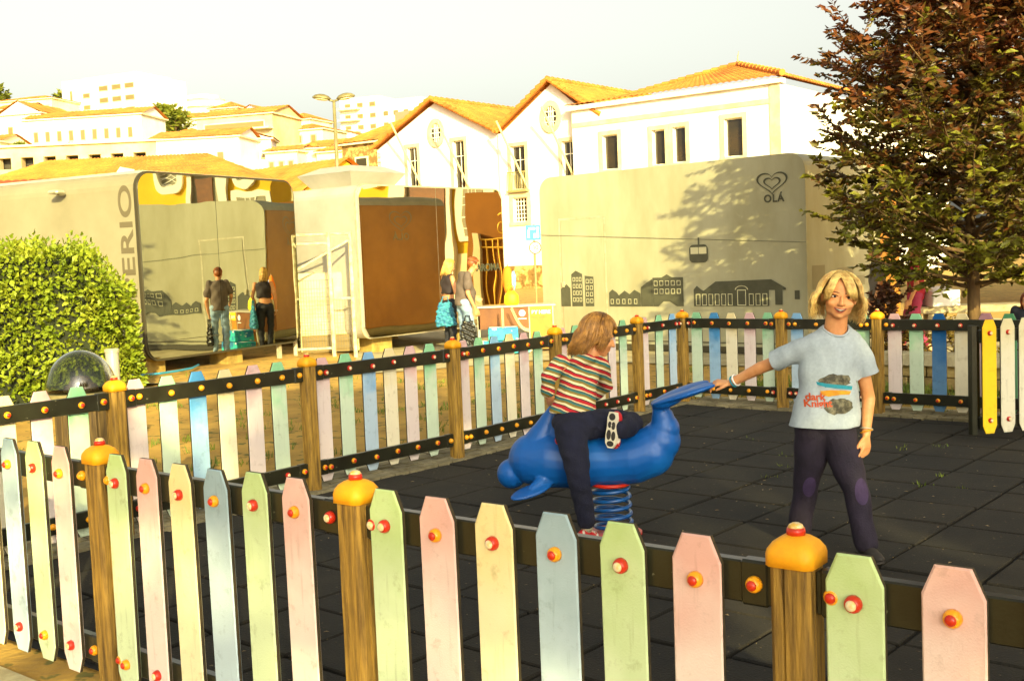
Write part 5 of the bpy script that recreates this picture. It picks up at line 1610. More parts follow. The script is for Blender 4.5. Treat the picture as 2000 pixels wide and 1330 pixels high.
def frame(origin, fwd, up):
    f = V3(fwd).normalized(); r_ = f.cross(V3(up)).normalized(); u = r_.cross(f)
    M_ = Matrix((r_, f, u)).transposed().to_4x4(); M_.translation = origin
    return M_     # local x = image right of a face looking at us is -x; see use
def head_vol(mb, M_, s=1.0):
    """skull, jaw, cheeks, nose, ears in the head frame (y forward, z up, origin between the eyes' height and skull centre)"""
    T = lambda p: tuple(M_ @ (V3(p) * s))
    def e(c, r_, n=18):
        mb.ell((0, 0, 0), (r_[0] * s, r_[1] * s, r_[2] * s), n, 0, M_ @ Matrix.Translation(V3(c) * s))
    e((0, -.018, .022), (.074, .092, .092), 24)
    e((0, .016, -.036), (.064, .066, .066), 20)
    e((0, .028, -.070), (.046, .048, .040)); e((0, .054, -.094), (.024, .020, .019))
    for x in (-1, 1):
        e((x * .037, .050, -.034), (.025, .024, .024)); e((x * .040, .014, -.066), (.018, .030, .028))
        e((x * .032, .062, .020), (.024, .014, .010)); e((x * .075, -.010, -.012), (.008, .016, .026))
        e((x * .010, .088, -.036), (.0085, .009, .0075))
    mb.tube([T((0, .078, .006)), T((0, .092, -.018)), T((0, .101, -.034))], [.008 * s, .0095 * s, .0115 * s], 10)
    mb.ell((0, 0, 0), (.0115 * s,) * 3, 10, 0, M_ @ Matrix.Translation(V3((0, .100, -.034)) * s))
    e((0, .074, -.058), (.020, .014, .007)); e((0, .072, -.072), (.018, .013, .007))

def face_parts(root, body, M_, s=1.0, smile=1.0, eyes=True, squint=.55):
    """eyes, brows and mouth laid on the fused face surface"""
    t = bvh(body)
    fw = (M_.to_3x3() @ Vector((0, 1, 0))).normalized()
    def hit(x, z, off=.001):
        o_ = M_ @ (Vector((x, .2, z)) * s)
        h = t.ray_cast(o_, -fw)
        return (h[0] if h[0] is not None else M_ @ (Vector((x, .085, z)) * s)) + fw * off * s
    for x in (-1, 1):
        c = hit(x * .031, .002, -.0015)
        Me = M_.copy(); Me.translation = c
        w = MB().ell((0, 0, 0), (.0142 * s, .0050 * s, .0098 * s * squint), 14, 0, Me).build("eye", m_eyew, root, smooth=True)
        MB().ell((0, .0026 * s, .0002), (.0080 * s, .0036 * s, .0094 * s * squint), 12, 0, Me).build("iris", m_iris, w, smooth=True)
        MB().tube([hit(x * .031 + u * .017, .0075 * squint + .006 * (1 - u * u) * squint - .002 * abs(u), .0018) for u in np.linspace(-1, 1, 7)], [.0006 * s, .0016 * s, .002 * s, .002 * s, .002 * s, .0016 * s, .0006 * s], 5).build("eyelash", m_iris, w)
        MB().tube([hit(x * .033 + u * .021, .0215 + .004 * (1 - u * u), .001) for u in np.linspace(-1, 1, 7)], [.001 * s, .0028 * s, .0034 * s, .0034 * s, .003 * s, .0024 * s, .001 * s], 5).build("eyebrow", m_brow, root)
    if smile:
        us = np.linspace(-1, 1, 13)
        top = lambda u: -.0595 + .0075 * u * u
        bot = lambda u: -.0615 - .0165 * (1 - u * u) + .009 * u * u
        def patch(name, m, z0, z1, off, k=1.0):
            mb = MB(); vs_ = []
            for u in us:
                for q in (0, .5, 1): vs_.append(hit(u * .029 * k, z0(u) + (z1(u) - z0(u)) * q, off))
            fs = [(i * 3 + j, (i + 1) * 3 + j, (i + 1) * 3 + j + 1, i * 3 + j + 1) for i in range(len(us) - 1) for j in range(2)]
            return mb.add(vs_, fs).build(name, m, root, fix=False)
        mo = patch("mouth", m_mouth, top, bot, .0016)
        th = lambda u: top(u) - .0085 * (1 - u * u * .7)
        patch("teeth", m_teeth, lambda u: top(u) - .001, th, .0030, .86)
        for f_, r_ in ((top, .0022), (bot, .0028)):
            MB().tube([hit(u * .030, f_(u), .0018) for u in us], [(.0006 + r_ * (1 - u * u) ** .5) * s for u in us], 6).build("lip", m_lip, mo, smooth=True)

def hair_mesh(name, m, parent, M_, s, n, fn, rad=.0042, seg=7, seed=3):
    """strands as tapered tubes; fn(rg) -> list of local points"""
    rg = random.Random(seed); mb = MB()
    for k in range(n):
        pts = fn(rg)
        if not pts: continue
        m_ = len(pts)
        mb.tube([M_ @ (V3(p) * s) for p in pts], [rad * s * (1.0 if i < m_ * .55 else max(.12, 1.0 - (i / (m_ - 1) - .5) * 1.7)) for i in range(m_)], 4)
    return mb.build(name, m, parent, smooth=True, fix=False)
def skull(th, ph, lift=0.0):
    """point on the scalp ellipsoid; th from the crown, ph: 90deg = forward"""
    return Vector(((.076 + lift) * math.sin(th) * math.cos(ph), -.018 + (.094 + lift) * math.sin(th) * math.sin(ph), .024 + (.094 + lift) * math.cos(th)))

def hand(mb, wrist, knuck, side_, palm_n, s=1.0, curl=.5, thumb=1, spread=.25):
    """palm, four unequal bent fingers and a thumb leaving the side of the palm.
    knuck = point at the middle knuckle; side_ = unit vector towards the thumb; palm_n = unit vector out of the palm"""
    w, k = V3(wrist), V3(knuck)
    f = (k - w).normalized(); sd = V3(side_).normalized(); pn = V3(palm_n).normalized()
    for t in (-.5, -.17, .17, .5):
        cap(mb, w.lerp(k, .15) + sd * t * .030 * s, k + sd * t * .052 * s, .012 * s, .0115 * s, 10)
    for i, (t, L_) in enumerate(((.56, .062), (.19, .070), (-.19, .065), (-.56, .052))):
        p = k + sd * t * .056 * s; d = (f + sd * t * spread).normalized(); a = 0
        for j, q in enumerate((.45, .32, .23)):
            a += curl * (.8 if j == 0 else 1.0)
            dd = (d * math.cos(a) + pn * math.sin(a)).normalized()
            e_ = p + dd * L_ * q * s
            cap(mb, p, e_, (.0092 - .0008 * j) * s, (.0085 - .0008 * j) * s, 8); p = e_
    b0 = w.lerp(k, .30) + sd * .026 * s
    d = (f * .75 + sd * .55 * thumb + pn * .35).normalized(); e1 = b0 + d * .032 * s
    cap(mb, b0, e1, .0125 * s, .0105 * s, 8)
    d2 = (f * .95 + sd * .12 * thumb + pn * .45).normalized(); e2 = e1 + d2 * .030 * s
    cap(mb, e1, e2, .010 * s, .0085 * s, 8)

def shoe(root, ankle, toe, s, m, msole, name="shoe", up=(0, 0, 1)):
    """low shoe from heel to toe with a separate sole"""
    a, t = V3(ankle), V3(toe)
    M_ = frame(a, t - a, up)
    L_ = (t - a).length
    mb = MB()
    for (y, z, rx_, rz_) in ((-.035, -.035, .030, .036), (.01, -.03, .032, .042), (.05, -.045, .035, .030), (L_ - .045, -.05, .037, .024), (L_ - .02, -.054, .032, .018)):
        mb.ell((0, 0, 0), (rx_ * s, .05 * s, rz_ * s), 12, 0, M_ @ Matrix.Translation((0, y, z * s)))
    o = fuse(mb, name, m, root, .006 * max(s, .8), 4)
    sb = MB()
    pts = [(-.030, -.065), (.030, -.065), (.034, 0), (.037, L_ * .55), (.036, L_ * .85), (.02, L_ + .012), (-.02, L_ + .012), (-.036, L_ * .85), (-.034, L_ * .4), (-.034, 0)]
    n = len(pts)
    sb.add([(x * s, y, -.078 * s) for x, y in pts] + [(x * s, y, -.058 * s) for x, y in pts], [tuple(range(n)), tuple(range(2 * n - 1, n - 1, -1))] + [(i, (i + 1) % n, n + (i + 1) % n, n + i) for i in range(n)], 0, M_)
    sb.build("sole", msole, o)
    return o
m_rubw = mat("white_rubber_sole", srgb(220, 210, 184), .6)
m_rubd = mat("dark_rubber_sole", srgb(52, 46, 40), .7)

# ================================================================== dolphin spring rider
m_blue = mat("blue_moulded_plastic", srgb(6, 92, 172), .44, srgb(4, 80, 156), 3, bump=.05, bscale=240, coat=.08)
dr_ = thing("spring_rider", "blue dolphin shaped spring rider on a coil spring", "spring rider", (0.53, 6.30, 0))
B = lambda x, y, z: (x - .53, y - 6.30, z)
mb = MB()
axis = [(-.032, 6.44, .348, .088), (.02, 6.43, .375, .066), (.10, 6.42, .432, .150), (.20, 6.39, .432, .165), (.32, 6.36, .42, .155), (.44, 6.33, .425, .148), (.56, 6.30, .43, .146), (.66, 6.27, .445, .148), (.75, 6.25, .475, .142), (.81, 6.235, .54, .116), (.835, 6.22, .61, .086), (.825, 6.21, .68, .062), (.81, 6.20, .735, .045)]
for (a, b) in zip(axis[:-1], axis[1:]):
    cap(mb, B(*a[:3]), B(*b[:3]), a[3], b[3], 20)
# dorsal fin rising in front of the rider
for (a, b) in zip([(.10, 6.41, .47, .11), (.15, 6.395, .56, .085), (.19, 6.38, .65, .055), (.222, 6.365, .735, .026)][:-1], [(.10, 6.41, .47, .11), (.15, 6.395, .56, .085), (.19, 6.38, .65, .055), (.222, 6.365, .735, .026)][1:]):
    cap(mb, B(*a[:3]), B(*b[:3]), a[3], b[3], 16)
cap(mb, B(.26, 6.36, .50), B(.235, 6.362, .70), .085, .028, 14)
# tail flukes: flat tilted blade, two lobes
for (c, r_, yaw) in (((.93, 6.12, .808), (.19, .085, .022), -18), ((.93, 6.24, .806), (.19, .085, .022), 16), ((.85, 6.19, .765), (.09, .10, .030), 0), ((1.02, 6.13, .842), (.085, .06, .016), -10)):
    mb.ell((0, 0, 0), r_, 18, 0, Matrix.Translation(B(*c)) @ Matrix.Rotation(R(yaw), 4, 'Z') @ Matrix.Rotation(R(-17), 4, 'Y'))
# flippers
for (c, yaw, rl) in (((.075, 6.23, .285), 22, 14), ((.13, 6.58, .30), -30, -14)):
    mb.ell((0, 0, 0), (.135, .062, .020), 18, 0, Matrix.Translation(B(*c)) @ Matrix.Rotation(R(yaw), 4, 'Z') @ Matrix.Rotation(R(-14), 4, 'Y') @ Matrix.Rotation(R(rl), 4, 'X'))
cap(mb, B(.16, 6.30, .335), B(.08, 6.23, .29), .05, .03, 10)
dolph = fuse(mb, "dolphin_body", m_blue, dr_, .0065, 7)
MB().tube([B(.235, 6.22, .56), B(.235, 6.50, .56)], .016, 10).build("handle", m_bred, dr_)
m_spring = mat("blue_spring_enamel", srgb(12, 84, 150), .3, srgb(8, 70, 132), 20, coat=.3)
def coil(z0, z1, turns, r_, c0, c1):
    n = int(turns * 22)
    return [(c0[0] + (c1[0] - c0[0]) * k / n + r_ * math.cos(2 * math.pi * turns * k / n), c0[1] + (c1[1] - c0[1]) * k / n + r_ * math.sin(2 * math.pi * turns * k / n), z0 + (z1 - z0) * k / n) for k in range(n + 1)]
MB().tube(coil(.02, .285, 5.3, .105, (.012, .02), (-.002, .02)), .0115, 10).build("spring", m_spring, dr_, smooth=True)
MB().tube([(-.002 + .105 * math.cos(a), .02 + .105 * math.sin(a), .292) for a in np.linspace(0, 6.2, 30)], .011, 8).build("spring_clamp", m_bred, dr_, smooth=True)
MB().lathe([(.16, 0), (.16, .012), (.03, .02), (0, .02)], 28, 0, Matrix.Translation((.012, .02, .0))).build("base_plate", m_bred, dr_)

# ================================================================== standing boy
boy = thing("person", "boy with blond shaggy hair in light grey t-shirt holding the dolphin's tail", "person", (1.63, 5.77, 0))
O = Vector((1.63, 5.77, 0))
b_ = lambda x, y, z: Vector((x, y, z)) - O
HS = 0.97
hM = frame(b_(1.688, 5.735, 1.330), (-.14, -1.0, -.02), (.15, 0, 1.0)) @ Matrix.Scale(1.12, 4, (1, 0, 0))
# frame(): local x = fwd x up ; for a face towards -y local +x is image left
mb = MB()
head_vol(mb, hM, HS)
cap(mb, b_(1.684, 5.765, 1.25), b_(1.672, 5.785, 1.12), .054, .062)
loft(mb, [(b_(1.655, 5.785, 1.14), .06, .045, 0), (b_(1.65, 5.785, 1.09), .13, .065, 0), (b_(1.645, 5.785, .98), .135, .08, 0), (b_(1.63, 5.785, .80), .115, .075, 0), (b_(1.612, 5.785, .64), .125, .08, 0)])
# raised arm to the dolphin's tail
cap(mb, b_(1.53, 5.79, 1.06), b_(1.325, 5.965, .957), .038, .033); cap(mb, b_(1.325, 5.965, .957), b_(1.19, 6.09, .868), .034, .0225)
hand(mb, b_(1.185, 6.093, .866), b_(1.122, 6.135, .866), (-.2, -.9, -.25), (-.25, .2, -1), 1.0, .62, 1)
# hanging arm
cap(mb, b_(1.79, 5.775, 1.05), b_(1.848, 5.80, .79), .040, .034); cap(mb, b_(1.848, 5.80, .79), b_(1.808, 5.725, .615), .035, .0225)
hand(mb, b_(1.807, 5.722, .612), b_(1.797, 5.695, .553), (-.75, -.65, 0), (-.6, .6, .1), 1.0, .30, 1)
body = fuse(mb, "body", m_skin, boy, .0048, 5)
face_parts(boy, body, hM, HS, 1.0, squint=.70)
# shirt
m_tee = mat("heather_grey_tee", srgb(176, 186, 190), .85, srgb(164, 174, 180), 60, 4, bump=.12, bscale=220)
mb = MB()
loft(mb, [(b_(1.675, 5.785, 1.182), .070, .060, 0), (b_(1.670, 5.785, 1.155), .098, .070, 0), (b_(1.662, 5.785, 1.122), .145, .080, 0), (b_(1.655, 5.785, 1.08), .168, .092, 0), (b_(1.648, 5.783, 1.0), .160, .108, 0), (b_(1.64, 5.78, .90), .158, .112, 0),
          (b_(1.628, 5.778, .80), .165, .118, 0), (b_(1.616, 5.776, .72), .176, .122, 0), (b_(1.607, 5.775, .668), .187, .128, 0), (b_(1.607, 5.775, .655), .186, .127, 0)], 36)
chain(mb, [b_(1.545, 5.79, 1.066), b_(1.45, 5.845, 1.035), b_(1.32, 5.955, .965)], [.066, .058, .060]); chain(mb, [b_(1.778, 5.78, 1.055), b_(1.825, 5.785, .98), b_(1.856, 5.792, .89)], [.066, .060, .058])
tee = fuse(mb, "t_shirt", m_tee, boy, .0055, 5, folds(((.35, 0, 1), .19, .0030, .5), ((-.6, 0, .7), .12, .0022, 1.7), ((1, 0, .25), .075, .0014, .2)))
cut_open(tee, b_(1.385, 5.90, 1.0), Vector((-.135, .11, -.07)), .24)
cut_open(tee, b_(1.848, 5.79, .925), Vector((.15, .03, -.5)), .12)
cut_open(tee, b_(1.607, 5.775, .662), Vector((-.04, 0, -1)), .5)
collar_cut(tee, b_(1.674, 5.745, 1.196), (.076, .085, .074), m_tee, boy)
# collar, sleeve ends, hem: thin rolled edges
# lettering and colour splash printed on the chest, draped on the cloth
tb = bvh(tee)
def drape(me, cx, cz, off=.0022):
    for v in me.vertices:
        x, z = cx + v.co.x, cz + v.co.y
        h = tb.ray_cast(Vector((x, -1.0, z)), Vector((0, 1, 0)))
        y = h[0].y if h[0] is not None else -.11
        v.co = Vector((x, y - off, z))
m_prO = mat("orange_red_print", srgb(196, 78, 26), .7); m_prT = mat("teal_print", srgb(24, 130, 150), .7, srgb(40, 156, 170), 40); m_prY = mat("amber_print", srgb(222, 160, 30), .7, srgb(206, 130, 30), 30)
m_prK = mat("charcoal_print", srgb(58, 54, 38), .7, srgb(124, 118, 92), 34, 5, .40, .62)
def blob_patch(name, m, pts, cx, cz, off):
    bm = bmesh.new(); f = bm.faces.new([bm.verts.new((x, z, 0)) for x, z in pts])
    bmesh.ops.triangulate(bm, faces=bm.faces[:])
    for _ in range(3): bmesh.ops.subdivide_edges(bm, edges=bm.edges[:], cuts=1)
    bmesh.ops.triangulate(bm, faces=bm.faces[:])
    me = bpy.data.meshes.new(name); bm.to_mesh(me); bm.free(); me.materials.append(m)
    drape(me, cx, cz, off); place(me, name, boy)
def ragged(w, h, n, seed, rag=.14):
    rg = random.Random(seed)
    return [(w * math.cos(a) * (1 + rg.uniform(-rag, rag)), h * math.sin(a) * (1 + rg.uniform(-rag, rag))) for a in np.linspace(0, 2 * math.pi, n)[:-1]]
blob_patch("print_patch", m_prK, ragged(.075, .042, 26, 3), .026, .775, .0020)
blob_patch("print_patch", m_prK, ragged(.082, .035, 26, 4), .014, .905, .0020)
blob_patch("print_patch", m_prY, [(-.08, .012), (-.03, .017), (.05, .010), (.08, .004), (.07, -.012), (.02, -.010), (-.04, -.018), (-.07, -.008)], .010, .845, .0034)
blob_patch("print_patch", m_prT, [(-.095, .024), (-.04, .014), (.03, .004), (.09, -.006), (.085, -.024), (.02, -.014), (-.05, -.004), (-.09, .008)], .010, .880, .0034)
for txt, cz, cx in (("dark", .826, -.092), ("Knight", .792, -.080)):
    me = text_mesh(txt, .050, "print_lettering", m_prO, extrude=0.0, bold=.0016)
    bm = bmesh.new(); bm.from_mesh(me); bmesh.ops.triangulate(bm, faces=bm.faces[:]); bm.to_mesh(me); bm.free()
    drape(me, cx, cz, .0045); place(me, "print_lettering", boy)
# trousers
m_pants = mat("dark_plum_sweatpants", srgb(40, 30, 48), .85, srgb(30, 22, 36), 9, bump=.25, bscale=120)
mb = MB()
mb.ell(b_(1.612, 5.785, .665), (.142, .095, .07), 24)
chain(mb, [b_(1.555, 5.80, .63), b_(1.545, 5.83, .48), b_(1.532, 5.885, .32), b_(1.518, 5.93, .16), b_(1.508, 5.955, .055)], [.098, .085, .066, .062, .064])
chain(mb, [b_(1.672, 5.77, .63), b_(1.70, 5.725, .48), b_(1.733, 5.66, .33), b_(1.748, 5.63, .18), b_(1.762, 5.615, .075)], [.098, .085, .066, .060, .062])
pants = fuse(mb, "trousers", m_pants, boy, .006, 6, folds(((.5, 0, 1), .16, .0022, .3), ((-.8, .2, .6), .09, .0016, 1.1)))
cut_open(pants, b_(1.762, 5.615, .045), Vector((0, 0, -1)), .1)
m_patch = mat("purple_knee_fabric", srgb(64, 46, 82), .85, srgb(54, 38, 70), 20)
pb = bvh(pants)
for (cx, cz, w, h) in ((-.098, .335, .034, .058), (.112, .345, .036, .066)):
    bm = bmesh.new(); bm.faces.new([bm.verts.new((w * math.cos(a), h * math.sin(a), 0)) for a in np.linspace(0, 2 * math.pi, 22)[:-1]])
    bmesh.ops.triangulate(bm, faces=bm.faces[:])
    for _ in range(2): bmesh.ops.subdivide_edges(bm, edges=bm.edges[:], cuts=1)
    bmesh.ops.triangulate(bm, faces=bm.faces[:])
    me = bpy.data.meshes.new("knee_patch"); bm.to_mesh(me); bm.free(); me.materials.append(m_patch)
    for v in me.vertices:
        x, z = cx + v.co.x, cz + v.co.y
        hh = pb.ray_cast(Vector((x, -1, z)), Vector((0, 1, 0)))
        v.co = Vector((x, (hh[0].y if hh[0] is not None else -.1) - .002, z))
    place(me, "knee_patch", boy)
shoe(boy, b_(1.506, 5.955, .08), b_(1.49, 5.83, .08), 1.0, m_rubd, m_rubd); shoe(boy, b_(1.765, 5.61, .08), b_(1.79, 5.49, .08), 1.0, m_rubd, m_rubd)
# wristbands
for (c, ax, r_, m) in ((b_(1.200, 6.080, .875), b_(1.19, 6.09, .868) - b_(1.325, 5.965, .957), .029, m_prT), (b_(1.212, 6.069, .883), b_(1.19, 6.09, .868) - b_(1.325, 5.965, .957), .031, m_signw), (b_(1.813, 5.735, .640), Vector((.2, .4, 1)), .030, m_trim), (b_(1.812, 5.732, .630), Vector((-.2, .3, 1)), .030, m_prY)):
    q = ax.to_track_quat('Z', 'Y').to_matrix()
    MB().tube([c + q @ Vector((r_ * math.cos(a), r_ * math.sin(a), 0)) for a in np.linspace(0, 2 * math.pi, 20)[:-1]], .0045, 6, close=True).build("wristband", m, boy, smooth=True)
# shaggy hair
m_blond = mat("blond_hair", srgb(248, 214, 128), .42, srgb(168, 112, 36), 30, 4, .38, .72)
def strand_boy(rg):
    lift = rg.uniform(.005, .022); wob = rg.uniform(0, 6); pts = []
    if rg.random() < .30:
        # fringe. local +x is image left: parted high on the image left, long sweep across to the image right
        long_ = rg.random() < .74
        p0 = skull(rg.uniform(.18, .62), math.pi / 2 + rg.uniform(-.9, .5) * .6 - .1, lift)
        if long_:
            xe = rg.uniform(-.080, -.020); z_end = .030 + (xe + .02) * .50 + rg.uniform(-.022, .016) + (.010 if xe > -.035 else 0)
        else:
            xe = rg.uniform(.052, .082); z_end = rg.uniform(-.04, .03)
        for i in range(9):
            t = i / 8
            x = p0.x + (xe - p0.x) * t ** (.75 if long_ else .65)
            z = p0.z + (z_end - p0.z) * t ** 1.45
            q = max(0, 1 - (x / .090) ** 2 - ((z - .022) / .112) ** 2)
            pts.append((x, p0.y if i == 0 else -.018 + .103 * math.sqrt(q) + lift * .6, p0.z if i == 0 else z))
        return pts
    ph = rg.uniform(-math.pi - .35, .35)                 # sides and back only
    fwd = math.sin(ph)
    th0 = rg.uniform(.05, 1.0)
    for i in range(5):
        pts.append(skull(th0 + (1.62 - th0) * i / 4, ph + .05 * math.sin(i + wob), lift + .012 * (i / 4) * abs(math.cos(ph))))
    e0 = Vector(pts[-1]); sx = 1 if e0.x > 0 else -1
    L_ = rg.uniform(.08, .155)
    for i in range(1, 7):
        t = i / 6
        out = .017 * math.sin(t * 2.9 + .3) + .012 * math.sin(t * 7 + wob) * t + .010 * t
        pts.append(e0 + Vector((sx * out if abs(e0.x) > .03 else .01 * math.sin(t * 6 + wob), -.012 * t + .008 * math.sin(t * 6 + wob), -L_ * t)))
    return pts
hair_mesh("hair", m_blond, boy, hM, HS, 1300, strand_boy, .0036, seed=8)
mb = MB(); mb.ell((0, 0, 0), (.079 * HS, .094 * HS, .096 * HS), 24, 0, hM @ Matrix.Translation((0, -.026 * HS, .027 * HS)))
vs_, fs = mb.v, mb.f
inv = hM.inverted()
keep = [f for f in fs if (lambda c: not (c.y > .030 and c.z < .098) and not (c.z < -.04 and c.y > -.03))(inv @ (sum((Vector(vs_[i]) for i in f), Vector()) / len(f)))]
MB().add(vs_, keep).build("scalp_hair", mat("dark_blond_root", srgb(120, 80, 30), .7), boy, smooth=True, fix=False)

# ================================================================== child on the dolphin
kid = thing("person", "small child in striped sweater climbing onto the blue dolphin, seen from behind", "person", (0.36, 6.22, 0))
O2 = Vector((0.36, 6.22, 0))
c_ = lambda x, y, z: Vector((x, y, z)) - O2
kM = frame(c_(.500, 6.385, 1.128), (.93, .22, -.28), (.20, .05, 1.0))
mb = MB()
head_vol(mb, kM, .96)
cap(mb, c_(.465, 6.38, 1.06), c_(.415, 6.36, .97), .042, .05)
loft(mb, [(c_(.40, 6.34, .98), .08, .06, .15), (c_(.37, 6.31, .88), .10, .07, .15), (c_(.33, 6.26, .74), .095, .07, .1), (c_(.325, 6.22, .66), .10, .08, .1)])
cap(mb, c_(.285, 6.30, .985), c_(.190, 6.245, .925), .030, .028); cap(mb, c_(.190, 6.245, .925), c_(.190, 6.285, .820), .030, .021)
hand(mb, c_(.190, 6.287, .818), c_(.205, 6.325, .775), (.6, -.6, .2), (.5, .5, -.5), .85, .5, 1)
cap(mb, c_(.495, 6.365, .955), c_(.535, 6.46, .835), .030, .028); cap(mb, c_(.535, 6.46, .835), c_(.46, 6.53, .76), .030, .021)
hand(mb, c_(.455, 6.532, .757), c_(.40, 6.54, .72), (-.2, -.9, .2), (-.2, .1, -1), .85, .5, 1)
chain(mb, [c_(.315, 6.19, .64), c_(.322, 6.115, .50), c_(.337, 6.09, .37), c_(.372, 6.10, .10)], [.07, .055, .042, .03])
chain(mb, [c_(.36, 6.22, .655), c_(.53, 6.27, .648), c_(.655, 6.29, .635), c_(.575, 6.10, .635)], [.07, .055, .045, .032])
kbody = fuse(mb, "body", m_skin, kid, .0052, 5)
face_parts(kid, kbody, kM, .96, 0)
# striped sweater
def stripes_mat():
    m = bpy.data.materials.new("striped_knit"); m.use_nodes = True
    N, L = m.node_tree.nodes, m.node_tree.links
    b = N["Principled BSDF"]; b.inputs['Roughness'].default_value = .9
    tc = N.new("ShaderNodeTexCoord"); sx = N.new("ShaderNodeVectorMath"); sx.operation = 'DOT_PRODUCT'
    sx.inputs[1].default_value = (.38, .10, .92)
    nz = N.new("ShaderNodeTexNoise"); nz.inputs['Scale'].default_value = 9
    L.new(tc.outputs['Object'], sx.inputs[0]); L.new(tc.outputs['Object'], nz.inputs['Vector'])
    ma = N.new("ShaderNodeMath"); ma.operation = 'MULTIPLY_ADD'; ma.inputs[1].default_value = .022; L.new(nz.outputs['Fac'], ma.inputs[0]); L.new(sx.outputs['Value'], ma.inputs[2])
    mu = N.new("ShaderNodeMath"); mu.operation = 'MULTIPLY'; mu.inputs[1].default_value = 1 / .066; L.new(ma.outputs[0], mu.inputs[0])
    fr = N.new("ShaderNodeMath"); fr.operation = 'FRACT'; L.new(mu.outputs[0], fr.inputs[0])
    rp = N.new("ShaderNodeValToRGB"); rp.color_ramp.interpolation = 'CONSTANT'
    cols = [(0, srgb(176, 26, 34)), (.24, srgb(44, 34, 46)), (.31, srgb(226, 208, 160)), (.50, srgb(134, 112, 40)), (.68, srgb(46, 108, 104)), (.84, srgb(70, 52, 66)), (.90, srgb(214, 196, 146))]
    el = rp.color_ramp.elements
    while len(el) < len(cols): el.new(.5)
    for e_, (p, c) in zip(el, cols): e_.position = p; e_.color = (*c, 1)
    L.new(fr.outputs[0], rp.inputs[0]); L.new(rp.outputs[0], b.inputs['Base Color'])
    n2 = N.new("ShaderNodeTexNoise"); n2.inputs['Scale'].default_value = 260; bp = N.new("ShaderNodeBump"); bp.inputs['Strength'].default_value = .3; bp.inputs['Distance'].default_value = .004
    L.new(tc.outputs['Object'], n2.inputs['Vector']); L.new(n2.outputs['Fac'], bp.inputs['Height']); L.new(bp.outputs[0], b.inputs['Normal'])
    return m
m_str = stripes_mat()
mb = MB()
loft(mb, [(c_(.42, 6.352, 1.02), .055, .05, .15), (c_(.405, 6.35, 1.0), .10, .07, .15), (c_(.39, 6.34, .965), .110, .074, .18), (c_(.375, 6.325, .90), .112, .086, .18), (c_(.352, 6.295, .82), .114, .092, .15), (c_(.335, 6.265, .76), .128, .102, .12), (c_(.328, 6.255, .735), .136, .104, .12), (c_(.328, 6.255, .725), .134, .102, .12)], 32)
chain(mb, [c_(.272, 6.31, .995), c_(.195, 6.25, .922), c_(.190, 6.280, .838)], [.050, .042, .038]); chain(mb, [c_(.500, 6.36, .965), c_(.535, 6.455, .838), c_(.465, 6.52, .775)], [.050, .042, .038])
mb.ell(c_(.395, 6.29, 1.005), (.075, .045, .035), 16)          # hood lying on the back
fuse(mb, "striped_sweater", m_str, kid, .0055, 4, folds(((.5, 0, .9), .09, .003, .4), ((1, 0, -.3), .07, .002, 2.0)))
m_navy = mat("navy_corduroy", srgb(20, 22, 46), .9, srgb(14, 15, 34), 14, bump=.35, bscale=160)
mb = MB()
mb.ell(c_(.33, 6.215, .665), (.130, .105, .085), 24); mb.ell(c_(.325, 6.175, .635), (.115, .085, .08), 20)
chain(mb, [c_(.305, 6.17, .63), c_(.322, 6.115, .50), c_(.337, 6.09, .37), c_(.355, 6.093, .24), c_(.370, 6.10, .135)], [.092, .080, .063, .056, .052])
chain(mb, [c_(.40, 6.22, .655), c_(.53, 6.27, .648), c_(.655, 6.29, .635)], [.090, .080, .068]); chain(mb, [c_(.655, 6.285, .635), c_(.62, 6.18, .632), c_(.575, 6.10, .635)], [.066, .060, .052])
fuse(mb, "trousers", m_navy, kid, .006, 6, folds(((.3, 0, 1), .07, .0018, .3), ((.8, .1, .5), .08, .0018, 1.6)))
m_redshoe = mat("red_white_sneaker", srgb(184, 20, 28), .5, srgb(206, 196, 176), 13, 2, .55, .60)
shoe(kid, c_(.375, 6.105, .085), c_(.425, 6.16, .075), .86, m_redshoe, m_rubw)
# kneeling foot: sole turned to the viewer
M_s = frame(c_(.540, 6.095, .640), (-.12, -.05, -1.0), (-.62, -.80, .10))
mb = MB()
for (y, z, rx_, rz_) in ((-.055, .012, .034, .034), (-.02, .02, .034, .04), (.03, .012, .036, .030), (.07, .006, .034, .022)):
    mb.ell((0, 0, 0), (rx_, .045, rz_), 12, 0, M_s @ Matrix.Translation((0, y, z - .03)))
ks = fuse(mb, "shoe", m_redshoe, kid, .0055, 4)
pts = [(-.024, -.092), (.022, -.092), (.031, -.06), (.030, -.01), (.036, .04), (.034, .08), (.016, .106), (-.014, .106), (-.032, .08), (-.034, .03), (-.028, -.02), (-.031, -.06)]
n = len(pts); sb = MB()
def sole_plate(mb, pts, z0, z1, M_):
    n = len(pts)
    mb.add([(x, y, z0) for x, y in pts] + [(x, y, z1) for x, y in pts], [tuple(range(n)), tuple(range(2 * n - 1, n - 1, -1))] + [(i, (i + 1) % n, n + (i + 1) % n, n + i) for i in range(n)], 0, M_)
# sole faces along +z of M_s (towards the viewer)
sole_plate(sb, pts, .006, .026, M_s)
so = sb.build("sole", m_rubw, ks)
for (cx, cy, w, h) in ((0, -.066, .020, .020), (-.012, -.018, .012, .022), (.012, -.022, .011, .018), (-.016, .038, .013, .026), (.014, .034, .014, .028), (0, .082, .022, .016)):
    sb = MB(); sole_plate(sb, [(cx + w * math.cos(a), cy + h * math.sin(a)) for a in np.linspace(0, 2 * math.pi, 13)[:-1]], .0262, .0285, M_s); sb.build("tread", m_rubd, so)
